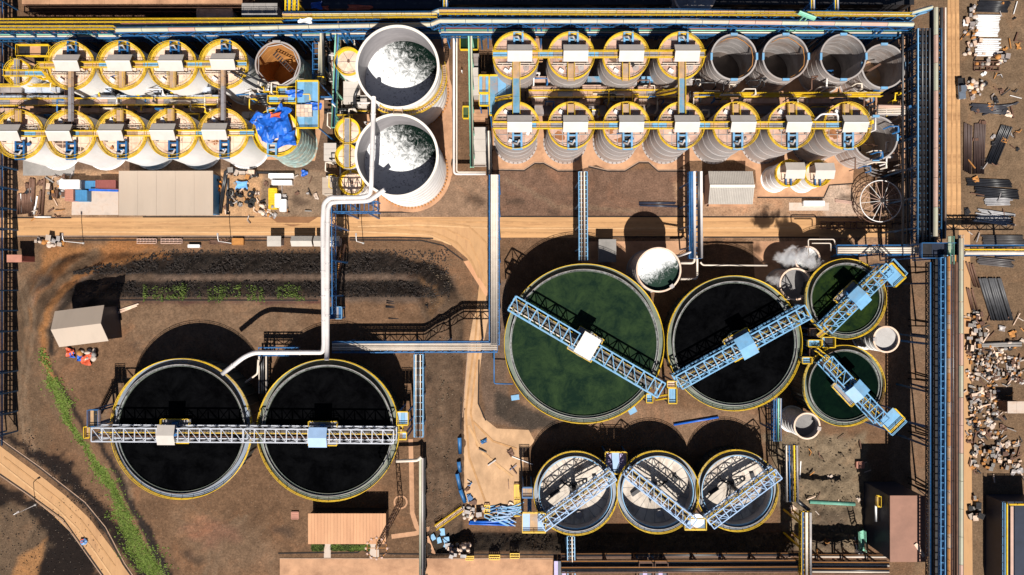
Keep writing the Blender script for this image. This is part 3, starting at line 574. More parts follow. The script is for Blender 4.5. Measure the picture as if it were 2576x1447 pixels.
for o in list(COL.objects):
    if o.name.startswith('leach_tank'): decorate(o, L(57, HR if o['group'] == GR else HL)-.6, HR if o['group'] == GR else HL)
# small hooded pair
for i, (px, py) in enumerate(((1981, 437), (2054, 438))):
    R = L(32, 8.5); H = 8.5
    t = thing('small_tank', ('small white hooded tank left of its twin, right of the ribbed shed', 'small white hooded tank right of its twin, below the yellow stairs')[i], 'tank', base(px, py, H), 'small white hooded tanks'); pt = lambda n, mb, m: part(t, n, mb, m, world=False)
    pt('shell', shell_mb(R, H, 3), WHITE); pt('deck', MB().disc((0, 0, H), R-.02), CREAM); pt('ring_walkway', MB().ring((0, 0, H), R-.45, R+.15, .1, .2), YELLOW); pt('handrail', MB().circ_rail((0, 0, 0), R+.1, H+.2, 32, toe=.2), YELLOW)
    for sg in (1, -1):
        vs = [(-1.6, .3, H+3.4), (3.0, .3, H+3.4), (3.0, .3+sg*1.9, H+2.6), (-1.6, .3+sg*1.9, H+2.6)]; vs += [(x, y, z-.08) for x, y, z in vs]
        pt('hood_sheet', MB().add(vs, [(0, 1, 2, 3), (7, 6, 5, 4), (0, 4, 5, 1), (1, 5, 6, 2), (2, 6, 7, 3), (3, 7, 4, 0)]), HOODM)
    for sx in (-1.4, 2.8):
        for sy in (-1.4, 2.0): pt('hood_post', MB().beam((sx, sy, H), (sx, sy, H+2.65), .16), DARK)
    f = MB()
    for dx in (-.6, .6): f.beam((dx, -R-.1, H+.6), (dx, -.6, H+.6), .3)
    pt('lifting_frame', f, BLUE); pt('agitator_drive', MB().cyl((.5, .2, H), .5, 1.6), BLUE)
# open tanks
SHADEFLOOR = M('shaded_floor', (.075, .058, .05), .8, 0, .4, .4)  # floor colour darkened to hold the shade inside the open tanks
def open_tank(name, label, px, py, rpx, H, outer, inner, floor, group=None, clips=True, zf=.3):
    R = L(rpx, H); t = thing(name, label, 'tank', base(px, py, H), group); pt = lambda n, mb, m: part(t, n, mb, m, world=False)
    mb = shell_mb(R, H, 5); pt('shell', mb, outer)
    mb = MB(); mb.lathe([(R-.14, H), (R-.14, .1)], n=56)
    for k in range(1, 5): mb.lathe([(R-.14, H*k/5-.07), (R-.2, H*k/5), (R-.14, H*k/5+.07)], n=56)
    pt('inner_wall', mb, inner); pt('rim', MB().ring((0, 0, H), R-.2, R+.16, -.06, .1), PALESTEEL); pt('floor', MB().disc((0, 0, zf), R-.13), floor)
    if clips:
        for a in (.02, PI/2, PI-.02, -PI/2): pt('rim_bracket', MB().box((R*math.cos(a), R*math.sin(a), H+.15), (.5, 1.6, .5), a), SKYBLUE)
    return t
GO = 'open topped grey tanks at the right end of the upper row'
tk = open_tank('open_tank', 'open empty grey tank beside the hooded tanks, left of four', 1846, 144, 57, 12, PALESTEEL, GALV, SHADEFLOOR, GO)
def wires(t, R, H):
    n = 7; pts = [(R*.9*math.cos(.5+i*.45), R*.9*math.sin(.5+i*.45), H-.3-.5*(i % 2)) for i in range(-4, 5)]; part(t, 'stiffener_rail', MB().tube(pts, .1, 5), RUST, world=False)
wires(tk, L(57, 12), 12)
tk = open_tank('open_tank', 'open empty grey tank with bent stiffener ring, second of four', 1976, 144, 57, 12, PALESTEEL, GALV, SHADEFLOOR, GO); wires(tk, L(57, 12), 12)
open_tank('open_tank', 'open empty grey tank with plain inner wall, third of four', 2121, 144, 57, 12, PALESTEEL, GALV, SHADEFLOOR, GO)
tk = open_tank('open_tank', 'open grey tank at the right end with pale floor boards and blue sheet', 2223, 167, 55, 11, PALESTEEL, GALV, TANDECK, GO)
part(tk, 'loose_sheet', MB().box((-2.6, -1.2, .8), (2.2, 1.6, .6), .4), TARP, world=False)
for a, b in (((-3, 2, 1), (0, 2.6, 5)), ((-1, .5, 1), (2.5, 2.5, 5))): part(tk, 'inner_ladder', MB().beam(a, b, .5, .12), BROWNSTEEL, world=False)
tk = open_tank('open_tank', 'open grey tank half hidden behind the last hooded tank of the lower row', 2202, 348, 55, 10, PALESTEEL, GALV, TANDECK)
for a in range(3): part(tk, 'inner_brace', MB().beam((-3+a, 2, 1), (1+a*.8, -1, 6), .15), BROWNSTEEL, world=False)
tk = open_tank('open_tank', 'open rusty tank with orange inner wall and steel stair inside', 699, 162, 56, 12.6, TEALPATCH, RUST, M('rust_floor', (.40, .19, .05), .8, 0, .3, .4), clips=False); R = L(56, 12.6)
pts = [(R*.93*math.cos(2*PI*i/9), R*.93*math.sin(2*PI*i/9), 12.5) for i in range(9)]; part(tk, 'top_frame', MB().tube(pts, .16, 5, True), PALESTEEL, world=False)
st = part(tk, 'stair', MB().beam((-1.8, 2.9, 10.5), (1.7, -.8, 5), .12, .3).beam((-.9, 3.5, 10.5), (2.6, -.2, 5), .12, .3), BROWNSTEEL, world=False)
for i in range(12): a = Vector((-1.35, 3.2, 10.6)).lerp(Vector((2.15, -.5, 5.1)), i/11); part(st, 'tread', MB().box(a, (1.25, .3, .06), .81), DARK, world=False)
part(tk, 'rim_bracket', MB().box((-.2, R, 12.8), (1.8, .5, .5)), PALESTEEL, world=False)
# tank wrapped in patchy insulation under a blue tarp
R = L(57, 13.4); H = 13.4
tk = thing('tarp_tank', 'tank with patchy teal lagging, its top half covered by a torn blue tarp', 'tank', base(698, 336, H)); pt = lambda n, mb, m, **k: part(tk, n, mb, m, world=False, **k)
pt('shell', shell_mb(R, H, 6), TEALPATCH); pt('deck', MB().disc((0, 0, H), R-.02), CREAM); pt('ring_walkway', MB().ring((0, 0, H), R-.7, R+.15, .1, .2), YELLOW); pt('handrail', MB().circ_rail((0, 0, 0), R+.1, H+.2, 40, toe=.2), YELLOW)
def cloth(mb, cx, cy, cz, sx, sy, amp, n=9, rz=0., droop=0.):
    vs = []; ph = random.random()*9; ca, sa = math.cos(rz), math.sin(rz)
    for i in range(n):
        for j in range(n):
            u, v = i/(n-1)-.5, j/(n-1)-.5; e = 1+.22*math.sin(5*u+ph)*math.cos(6*v+ph*2); x, y = u*sx*e, v*sy*e
            z = amp*(math.sin(9*u+3*v+ph)*.5+math.cos(8*v-4*u+ph)*.5+random.uniform(-.3, .3))-droop*max(0, 2*max(abs(u), abs(v))-.6)
            vs.append((cx+x*ca-y*sa, cy+x*sa+y*ca, cz+z))
    return mb.add(vs, [(i*n+j, (i+1)*n+j, (i+1)*n+j+1, i*n+j+1) for i in range(n-1) for j in range(n-1)])
for c in ((-3.2, 2.6, H+1.6, 4.6, 3.2, .5, 9, -.5), (.8, 1.6, H+2.1, 5.2, 5.6, .6, 10, .2), (-2.2, .3, H+1.8, 3.4, 5.2, .6, 9, .3), (2.4, -1.5, H+1.5, 4.2, 3.4, .5, 9, .1), (1.2, 4.2, H+1.9, 4.0, 2.6, .5, 8, .9)):
    m = MB(); cloth(m, *c[:3], c[3], c[4], c[5], c[6], c[7], .8); pt('tarp', m, TARP)
m = MB(); cloth(m, .3, 3.7, H+2.4, 2.2, 1.2, .3, 6); pt('tarp', m, REDTARP, label='small red sheet')
f = MB()
for dx in (-.95, .95): f.beam((dx-.9, -2.4, H+1), (dx-.9, -R-.3, H+1), .4)
for y in (-2.6, -4, -R-.1): f.beam((-2, y, H+1), (.2, y, H+1), .3)
pt('lifting_frame', f, SKYBLUE)
f = MB()
for dx in (-.9, .9): f.beam((dx-.9, 2.4, H+1.2), (dx-.9, 5.6, H+1.2), .3)
f.beam((-2, 5.5, H+1.2), (.2, 5.5, H+1.2), .3); pt('lifting_frame', f, SKYBLUE)
for x in (-3.5, 1.9): pt('deck_beam', MB().beam((x, -4, H+.1), (x, -.5, H+.1), .15), CREAM)
# pair of big white process tanks
def big_tank(label, px, py, stair):
    H = 20.7; R = L(103, H); t = thing('process_tank', label, 'tank', base(px, py, H), 'big white process tanks'); pt = lambda n, mb, m, **k: part(t, n, mb, m, world=False, **k)
    pt('shell', shell_mb(R, H, 7), WHITE); mb = MB(); mb.lathe([(R-.12, H), (R-.12, 9)], n=64); pt('inner_wall', mb, INNERW)
    pt('rim', MB().ring((0, 0, H), R-.3, R+.25, -.1, .12, 72), HOODW); pt('foam_water', MB().disc((0, 0, 11.9), R-.12, 64), FOAMW)
    a = MB()
    for i in range(70): b = 2*PI*i/70; a.box(((R+.3)*math.cos(b), (R+.3)*math.sin(b), .3), (.35, .3, .6), b)
    pt('anchor_chairs', a, RUST); pt('plinth', MB().ring((0, 0, 0), R, R+1.3, 0, .14, 72), CONC)
    if stair:
        a0, a1 = -2.0, .35; n = 40; o = MB(); i_ = MB(); tr = MB()
        for k in range(n):
            b = a0+(a1-a0)*k/n; c = a0+(a1-a0)*(k+1)/n; z, z2 = H-.6-7.5*(k/n), H-.6-7.5*((k+1)/n)
            for r, m_ in ((R+.25, i_), (R+1.25, o)):
                p = Vector((r*math.cos(b), r*math.sin(b), z)); q = Vector((r*math.cos(c), r*math.sin(c), z2)); m_.beam(p, q, .1, .3); m_.beam(p+Vector((0, 0, 1)), q+Vector((0, 0, 1)), .09); m_.beam(p, p+Vector((0, 0, 1)), .08)
            tr.box(((R+.75)*math.cos(b), (R+.75)*math.sin(b), z), (1, .35, .06), b)
        s_ = pt('spiral_stair', tr, TANDECK); part(s_, 'stringer', o, YELLOW, world=False); part(s_, 'stringer', i_, YELLOW, world=False)
        b = -1.62; lp = MB().box((.1, -R-.7, H-.9), (2.0, 1.6, .12)).rail((-.9, -R-1.4, H-.9), (1.1, -R-1.4, H-.9)).rail((-.9, -R-1.4, H-.9), (-.9, -R, H-.9)).rail((1.1, -R-1.4, H-.9), (1.1, -R, H-.9)); pt('stair_landing', lp, TANDECK)
    return t
big_tank('big white tank of foaming water with spiral yellow stair, upper of the pair', 1000, 169, True)
big_tank('big white tank of foaming water crossed by a pale pipe, lower of the pair', 998, 391, False)
# medium and small liquid tanks
def liq_tank(name, label, px, py, rpx, H, zw, shell, water, inner=INNERW, zb=0., plat=None):
    R = L(rpx, H); p = base(px, py, H); p.z = zb; H -= zb; zw -= zb; t = thing(name, label, 'tank', p); pt = lambda n, mb, m: part(t, n, mb, m, world=False)
    pt('shell', shell_mb(R, H, 5), shell); pt('inner_wall', MB().lathe([(R-.1, H), (R-.1, zw-.3)], n=56), inner); pt('rim', MB().ring((0, 0, H), R-.2, R+.18, -.06, .1), CREAM); pt('liquid', MB().disc((0, 0, zw), R-.1, 56), water)
    if plat is not None: a = plat; pt('rim_platform', MB().box(((R-.2)*math.cos(a), (R-.2)*math.sin(a), H+.25), (.9, .9, .25), a), PALESTEEL)
    return t
liq_tank('foam_tank', 'white tank brim full of white froth, right of the green settling tank', 1657, 679, 55, 13, 11.9, PALESTEEL, FOAMW2, plat=-.9)
liq_tank('steaming_tank', 'small steaming tank full of pale froth under the twin thin pipes', 2031, 652, 31, 8.6, 7.6, PALESTEEL, FOAMW2)
liq_tank('steaming_tank', 'grey slurry tank below the steaming one, left of the round green tank', 2001, 715, 39, 9.0, 6.2, PALESTEEL, GREYW)
liq_tank('slurry_tank', 'small round pale slurry tank between the two round tanks at right', 2229.5, 854, 32, 10, 9.0, WHITE, PALEW, plat=PI)
liq_tank('slurry_tank', 'small round half empty slurry tank below the dark settling tanks', 2030, 1072, 32, 9, 6.6, WHITE, GREYW, plat=-.2)
# small yellow railed tanks squeezed left of the big pair
def mini_tank(label, px, py, rpx, H, deck, shell=WHITE, walk=True):
    R = L(rpx, H); t = thing('small_tank', label, 'tank', base(px, py, H)); pt = lambda n, mb, m: part(t, n, mb, m, world=False)
    pt('shell', shell_mb(R, H, 3), shell); pt('deck', MB().lathe([(R-.02, H), (.2, H+.5)], n=40), deck); pt('ring_walkway', MB().ring((0, 0, H), R-.4, R+.15, .05, .15), YELLOW); pt('handrail', MB().circ_rail((0, 0, 0), R+.1, H+.15, 32, toe=.2), YELLOW)
    pt('vent', MB().cyl((0, 0, H+.4), .3, .5, 10), BROWNSTEEL)
    for i in range(6): a = i*PI/3; pt('roof_rib', MB().beam((.3*math.cos(a), .3*math.sin(a), H+.56), ((R-.5)*math.cos(a), (R-.5)*math.sin(a), H+.12), .1), PALESTEEL)
    if walk: b = MB().box((0, 0, H+1.0), (1.4, 2*R+.6, .1)); pt('top_bridge', b, GRATE); pt('bridge_rail', MB().rail((-.75, -R-.3, H+1), (-.75, R+.3, H+1)).rail((.75, -R-.3, H+1), (.75, R+.3, H+1)), YELLOW)
mini_tank('small cream topped tank left of the upper big white tank', 878, 157, 33, 9, CREAM, walk=False)
mini_tank('small tank with yellow railed bridge left of the gap between the big tanks', 877, 331, 30, 9, CREAM)
mini_tank('small tank with yellow railed bridge left of the lower big tank', 876, 395, 29, 9, CREAM)
mini_tank('small dome topped tank below the others left of the lower big tank', 886, 461, 30, 6, CREAM, walk=False)
mini_tank('small yellow ringed tank at the far left of the upper tank row', 50, 184, 31, 10, CREAM)
mini_tank('small half hidden tank beside the first white leach tank', 113, 182, 19, 10, CREAM, walk=False)
# ---------------------------------------------------------------- settling tanks and their bridges
def clarifier(label, px, py, rpx, zt, zb, water, walkm, wallm, empty=False, group=None, zw=None):
    R = L(rpx, zt); p = base(px, py, zt); p.z = zb; H = zt-zb; t = thing('settling_tank', label, 'settling tank', p, group); pt = lambda n, mb, m, **k: part(t, n, mb, m, world=False, **k)
    ww = 1.35 if rpx > 150 else 1.1; Ri = R-ww; Rl = Ri-.4
    hd = 1.25; mb = MB().lathe([(Ri, 0), (Ri, H)], n=96); pt('shell', mb, SHADEWALL)
    s_ = MB()
    for i in range(40): a = 2*PI*i/40; s_.beam(((Ri+.1)*math.cos(a), (Ri+.1)*math.sin(a), 0), ((Ri+.1)*math.cos(a), (Ri+.1)*math.sin(a), H-hd-.2), .25).beam(((Ri+.1)*math.cos(a), (Ri+.1)*math.sin(a), H-hd-1.2), ((R-.1)*math.cos(a), (R-.1)*math.sin(a), H-hd-.1), .15)
    pt('shell_stiffeners', s_, SHADEWALL); pt('rim_walkway', MB().ring((0, 0, H), Ri, R, -hd-.12, -hd, 96), walkm)
    pt('handrail', MB().circ_rail((0, 0, 0), R-.06, H-hd, 80, t=.075, toe=.2), YELLOW)
    pt('rim_plate', MB().ring((0, 0, H), Ri-.06, Ri+.04, -.1, .05, 96), GALV)
    if not empty:
        pt('launder_wall', MB().lathe([(Ri-.06, 0), (Ri-.06, -1.2)], (0, 0, H), 96), SHADEWALL)
        pt('launder', MB().ring((0, 0, H), Rl, Ri, -.55, -.5, 96), LAUNDER)
        pt('weir', MB().ring((0, 0, H), Rl-.08, Rl, -1.2, -.4, 96), TEALGREY)
        pt('water', MB().disc((0, 0, H-(.75 if zw is None else zw)), Rl-.12, 96), water)
    else:
        pt('launder_wall', MB().lathe([(Ri, -.1), (Ri, -1.2), (Rl+.2, -1.2)], (0, 0, H), 96), wallm)
        pt('weir', MB().ring((0, 0, H), Rl, Rl+.2, -1.2, -.5, 96), SKYBLUE)
        pt('inner_wall', MB().lathe([(Rl, -1.2), (Rl, -H+4.4)], (0, 0, H), 96), INNERW)
        zf = 4.6
        for i in range(20):
            a0, a1 = 2*PI*i/20+.012, 2*PI*(i+1)/20-.012; f = MB().lathe([(Rl, zf), (1.3, zf-1.2)], n=4, a0=a0, a1=a1, smooth=False); pt('floor_plate', f, FLOORW)
        pt('floor_joint', MB().lathe([(Rl, zf-.03), (1.2, zf-1.24), (0, zf-1.3)], n=60), GREYCONC)
        pt('centre_column', MB().cyl((0, 0, 2.6), .55, H-1.2, 16).cyl((0, 0, 3.3), 1.0, 1.2, 16), DARK)
        for a in (.5, 2.6, 4.4):
            ra = MB(); q = Vector((math.cos(a), math.sin(a), 0))
            ra.beam(q*.8+Vector((0, 0, 4.4)), q*Rl*.42+Vector((0, 0, 4.6)), .25); ra.beam(q*.8+Vector((0, 0, 5.6)), q*Rl*.42+Vector((0, 0, 4.8)), .18)
            for k in range(3): ra.box(q*(1.6+k*1.0)+Vector((0, 0, 4.2)), (.8, .12, .7), a+.7)
            pt('rake_arm', ra, DARK)
        pt('floor_hatch', MB().cyl((1.2, -Rl*.75, zf-.2), .9, .2, 20), PALESTEEL)
        pt('loose_plate', MB().box((-Rl*.55, -1, 4.7), (2.6, .9, .4), .6), DARK); pt('loose_plate', MB().box((Rl*.6, 2.5, 4.6), (1, 1.6, .4), .3), DARK)
    return t, R
ZC = 18.1
GC = 'round settling tanks'
c1 = clarifier('round settling tank of black water at far left of the two on the platform', 453, 1080, 178, ZC, GP, BLACKWATER, BLUEGREYWALK, TEALGREY, group=GC)
c2 = clarifier('round settling tank of black water with blue hooded drive, right on the platform', 824, 1083.5, 180, ZC, GP, BLACKWATER, TEALGREY, TEALGREY, group=GC)
c3 = clarifier('largest round settling tank, green water under a square white hood', 1470, 865, 202, 11.5, 0, GREENW, TEALGREY, TEALGREY, group=GC)
c4 = clarifier('round settling tank of black water with a slanting blue bridge, right of the green one', 1849, 864, 171, 12, 0, BLACKWATER, TEALGREY, TEALGREY, group=GC)
c5 = clarifier('small round tank of mossy green water, upper right of the settling tanks', 2130, 752, 102, 12, 0, MOSSW, TEALGREY, TEALGREY, group=GC)
c6 = clarifier('small round tank of dark green water, lower right of the settling tanks', 2126, 971, 103, 12, 0, DARKGREENW, TEALGREY, TEALGREY, group=GC)
GE = 'empty white floored settling tanks'
clarifier('empty white floored tank at left of three, beside the blue stair tower', 1448, 1242.5, 106, 8.7, 0, None, BLUEGREYWALK, BLUEGREYWALK, True, GE)
clarifier('empty white floored tank in the middle, its bridge slanting down to the right', 1656, 1240, 104.5, 8.7, 0, None, BLUEGREYWALK, BLUEGREYWALK, True, GE)
clarifier('empty white floored tank at right of three, beside the rubble ground', 1856, 1236, 103, 8.7, 0, None, BLUEGREYWALK, BLUEGREYWALK, True, GE)
def bridge(label, p0, p1, zt, wpx, depth, n, mat, hood=None, zrim=None, drive=True, feedwell=True, inner=None, group='truss bridges over the settling tanks'):
    A = P(*p0, zt); B = P(*p1, zt); d = (B-A).normalized(); s_ = Vector((-d.y, d.x, 0)); W = L(wpx, zt); hw = s_*W/2; dn = Vector((0, 0, -depth)); mid = (A+B)/2
    t = thing('truss_bridge', label, 'bridge', mid+dn, group); pt = lambda nme, mb, m, **k: part(t, nme, mb, m, **k)
    cw = .30 if wpx > 36 else .24
    for sg in (1, -1):
        pt('top_chord', MB().beam(A+hw*sg, B+hw*sg, cw), mat); pt('bottom_chord', MB().beam(A+hw*sg+dn, B+hw*sg+dn, cw), mat)
        pt('side_lattice', MB().web(A+hw*sg, B+hw*sg, depth, n, cw*.6), mat)
    for i in range(n+1):
        c = A.lerp(B, i/n); pt('cross_strut', MB().beam(c+hw, c-hw, cw*.85), mat)
        if i < n: e = A.lerp(B, (i+1)/n); pt('top_brace', MB().beam(c+hw, e-hw, cw*.5), mat)
    dk = MB(); dk.beam(A+dn+s_*.25, B+dn+s_*.25, W*.5, .08); pt('walkway', dk, GRATED if inner is None else inner)
    for o in (-W*.02, W*.32): pt('handrail', MB().rail(A+dn+s_*o, B+dn+s_*o, .05), YELLOW)
    pt('feed_pipe', MB().tube([A+dn+s_*(-W*.3)+Vector((0, 0, .4)), B.lerp(A, .1)+dn+s_*(-W*.3)+Vector((0, 0, .4))], .16), BROWNSTEEL if wpx < 36 else PALEPIPE)
    if hood:
        hx, hy, hl, hwid, col, two = hood; c = P(hx, hy, zt+1.0); ll = L(hl, zt)/2; ww = L(hwid, zt)/2; c.z = 0
        zz0, zz1 = (zt+.9, zt+1.5) if two else (zt+1.1, zt+1.25)
        for sg in (1, -1):
            a = c-d*ll; b = c+d*ll; o = s_*ww*sg; vs = [Vector((a.x, a.y, zz1)), Vector((b.x, b.y, zz1)), Vector((b.x+o.x, b.y+o.y, zz0)), Vector((a.x+o.x, a.y+o.y, zz0))]; vs += [v-Vector((0, 0, .08)) for v in vs]
            pt('hood_sheet', MB().add(vs, [(0, 1, 2, 3), (7, 6, 5, 4), (0, 4, 5, 1), (1, 5, 6, 2), (2, 6, 7, 3), (3, 7, 4, 0)]), col)
        for a in (-.9, .9):
            for b in (-.9, .9): q = c+d*ll*a+s_*ww*b; pt('hood_post', MB().beam((q.x, q.y, zt-.1), (q.x, q.y, zz0), .15), DARK)
        if drive:
            zc = zt-depth
            pt('drive_unit', MB().cyl((c.x, c.y, zc-.6), 1.1, 1.6, 20).cyl((c.x, c.y, zc+1), .6, 1.2, 16).box((c.x+s_.x*1.6, c.y+s_.y*1.6, zc+.5), (1, 1, 1)), BLUE)
            e = W/2+1.2
            for sg in (1, -1):
                pf = MB(); gr = MB()
                q0 = c+d*(-3.2)+s_*e*sg; q1 = c+d*3.2+s_*e*sg; q0.z = q1.z = zc-.4; pf.rail(q0, q1, .06); gr.beam(q0-s_*sg*.7, q1-s_*sg*.7, 1.3, .06)
                w0 = c+d*(-3.2)+s_*(W/2)*sg; w0.z = zc-.4; pf.rail(q0, w0, .06); w1 = c+d*3.2+s_*(W/2)*sg; w1.z = zc-.4; pf.rail(q1, w1, .06)
                pt('drive_platform', gr, GRATE); pt('platform_rail', pf, YELLOW)
        if feedwell and zrim:
            fr = 3.3 if wpx > 36 else 2.3; pt('feedwell', MB().lathe([(fr, zrim-1.6), (fr, zrim+.2), (fr-.15, zrim+.2), (fr-.15, zrim-1.6)], (c.x, c.y, 0), 40), TEALGREY)
            pt('centre_column', MB().cyl((c.x, c.y, zrim-1.5), .6, zt-depth-zrim+1.5, 14), DARK)
    for e in (A, B):
        q = e+dn; pt('end_frame', MB().beam(q+hw, q-hw, .4).beam(q+hw, q+hw+Vector((0, 0, -2.2)), .3).beam(q-hw, q-hw+Vector((0, 0, -2.2)), .3), mat)
    return t
bridge('pale grey truss bridge with off white hood across the left platform tank', (230, 1094), (611, 1096), 22.2, 34, 3.6, 14, PALEGREY, (417, 1095, 44, 50, HOODM, True), ZC)
bridge('pale grey truss bridge with pale blue hood across the right platform tank', (613, 1096), (990, 1099), 22.2, 34, 3.6, 14, PALEGREY, (799, 1101, 46, 50, PALEBLUE, True), ZC)
bridge('light blue truss bridge with square white hood across the green tank', (1288, 763), (1664, 983), 16, 41, 3.8, 14, SKYBLUE, (1478, 870, 47, 58, HOODW, False), 11.5)
bridge('blue truss bridge with two tone blue hood across the black right tank', (1708, 963), (2033, 784), 16, 37, 3.4, 14, SKYBLUE, (1878, 871, 42, 58, SKYBLUE, True), 12)
bridge('blue truss bridge over the mossy tank, rising to the upper right', (2082, 828), (2240, 674), 16.5, 31, 3.2, 9, SKYBLUE, (2163, 750, 38, 50, SKYBLUE, True), 12)
bridge('blue truss bridge over the dark green tank, falling to the lower right', (2083, 907), (2228, 1062), 16.5, 31, 3.2, 9, SKYBLUE, (2158, 985, 38, 50, SKYBLUE, True), 12)
bridge('pale blue truss bridge over the left empty tank beside the stair tower', (1364, 1325), (1543, 1196), 12.5, 29, 3.0, 9, PALEBLUE)
bridge('pale blue truss bridge over the middle empty tank, falling to the right', (1582, 1192), (1745, 1319), 12.5, 29, 3.0, 9, PALEBLUE)
bridge('pale blue truss bridge over the right empty tank, rising to the right', (1788, 1319), (1959, 1192), 12.5, 29, 3.0, 9, PALEBLUE)
# ---------------------------------------------------------------- racks, galleries, walkways
def rack(label, p0, p1, z, wpx, pipes, mat, depth=1.6, n=10, cols=3, zb=0., side=True, deck=None, group='pipe racks', name='pipe_rack', colw=.35, low=None, rails=False, hidecol=(), deckw=.9):
    A = P(*p0, z); B = P(*p1, z); d = (B-A).normalized(); s_ = Vector((-d.y, d.x, 0)); W = L(wpx, z); hw = s_*W/2; dn = Vector((0, 0, -depth))
    t = thing(name, label, 'pipe rack' if name == 'pipe_rack' else 'gallery', Vector(((A.x+B.x)/2, (A.y+B.y)/2, zb)), group)
    for sg in (1, -1):
        g = MB().beam(A+hw*sg, B+hw*sg, .22).beam(A+hw*sg+dn, B+hw*sg+dn, .2)
        part(t, 'girder', g, mat)
        if side: part(t, 'side_lattice', MB().web(A+hw*sg, B+hw*sg, depth, n, .14), mat)
    for i in range(n+1):
        c = A.lerp(B, i/n); part(t, 'cross_beam', MB().beam(c+hw+Vector((0, 0, -.25)), c-hw+Vector((0, 0, -.25)), .16), mat)
    for off, r, m, dz in pipes:
        o = s_*(W*off)+Vector((0, 0, dz)); part(t, 'pipe', MB().tube([A+o, B+o], r, 8), m)
    if deck: part(t, 'deck', MB().beam(A+dn*.5, B+dn*.5, W*deckw, .08), deck)
    if low:
        for off, r, m, dz in low: o = s_*(W*off)+Vector((0, 0, dz)); part(t, 'low_pipe', MB().tube([A+o, B+o], r, 6), m)
    if rails:
        for sg in (1, -1): part(t, 'handrail', MB().rail(A+hw*sg, B+hw*sg, .07), YELLOW)
    for i in range(cols):
        c = A.lerp(B, (i+.5)/cols)
        if i in hidecol: continue
        zg_ = gz1(c.x, c.y); b = MB()
        for sg in (1, -1): q = c+hw*sg*1.0; b.beam((q.x, q.y, zg_), (q.x, q.y, z-.1), colw)
        b.beam(Vector((c.x, c.y, zg_+1))+hw, Vector((c.x, c.y, z-2))-hw, .15)
        part(t, 'column_frame', b, mat)
    return t
def gallery(label, pts, z, wpx, cover, mat, rail=True, cols=6, web=True, depth=2.2, group='covered conveyor galleries'):
    ps = [P(x, y, z) for x, y in pts]; t = thing('conveyor_gallery', label, 'conveyor', Vector((ps[0].lerp(ps[-1], .5).x, ps[0].lerp(ps[-1], .5).y, 0)), group); W = L(wpx, z)
    for i in range(len(ps)-1):
        A, B = ps[i], ps[i+1]; d = (B-A).normalized(); s_ = Vector((-d.y, d.x, 0)); ln = (B-A).length; k = max(1, int(ln/6))
        for j in range(k):                                   # ribbed cover sheets, each a little different
            a = A.lerp(B, j/k); b = A.lerp(B, (j+.985)/k); zz = random.uniform(0, .05); h = Vector((0, 0, .55+zz)); e = s_*W/2; f = s_*W/4
            vs = [a+e, a+f+h*.8, a+h, a-f+h*.8, a-e, b+e, b+f+h*.8, b+h, b-f+h*.8, b-e]
            part(t, 'cover_sheet', MB().add(vs, [(q, q+1, q+6, q+5) for q in range(4)]+[(0, 4, 3, 2, 1), (5, 6, 7, 8, 9)]), random.choices(cover, k=1)[0])
        n = max(2, int(ln/3)); dn = Vector((0, 0, -depth)); m = MB()
        for sg in (1, -1):
            e = s_*W/2*sg; m.beam(A+e, B+e, .2).beam(A+e+dn, B+e+dn, .2)
            if web: m.web(A+e, B+e, depth, n, .13)
        part(t, 'truss', m, mat)
        part(t, 'belt_floor', MB().beam(A+dn, B+dn, W, .1), DARK)
        if rail: part(t, 'outrigger', MB().beam(A-s_*W*.5, B-s_*W*.5, .1), mat)
    for i in range(cols):
        q = ps[0].lerp(ps[-1], (i+.5)/cols)
        if len(ps) > 2:
            for a, b in zip(ps, ps[1:]):
                if min(a.x, b.x) <= q.x <= max(a.x, b.x) and abs(b.x-a.x) > 1: q = a.lerp(b, (q.x-a.x)/(b.x-a.x))
        zg_ = gz1(q.x, q.y); b = MB()
        for e in (-.9, .9): b.beam((q.x+e, q.y-.8, zg_), (q.x+e*.6, q.y, z-depth), .3); b.beam((q.x+e, q.y+.8, zg_), (q.x+e*.6, q.y, z-depth), .3)
        part(t, 'trestle', b, mat)
    return t
def walkway(label, p0, p1, z, wpx, deck, railm=None, step=1.8, posts=0, group='raised walkways', toe=.16, name='walkway', z1=None):
    railm = railm or YELLOW; A = P(*p0, z); B = P(*p1, z if z1 is None else z1); d = (B-A); d.z = 0; d.normalize(); s_ = Vector((-d.y, d.x, 0)); W = L(wpx, z)
    t = thing(name, label, 'walkway', Vector(((A.x+B.x)/2, (A.y+B.y)/2, min(A.z, B.z)-.2)), group)
    n = max(1, int((B-A).length/3.2))
    for i in range(n): part(t, 'deck_panel', MB().beam(A.lerp(B, i/n), A.lerp(B, (i+.985)/n), W*.92, .1), deck[i % len(deck)] if isinstance(deck, list) else deck)
    for sg in (1, -1):
        o = s_*W/2*sg; r = MB().rail(A+o, B+o, .05, step=step)
        if toe: r.beam(A+o+Vector((0, 0, .12)), B+o+Vector((0, 0, .12)), .07, toe)
        part(t, 'handrail', r, railm)
    if posts:
        for i in range(posts):
            c = A.lerp(B, (i+.5)/posts); part(t, 'post', MB().beam((c.x, c.y, 0), (c.x, c.y, c.z-.1), .3), BLUE)
    return t
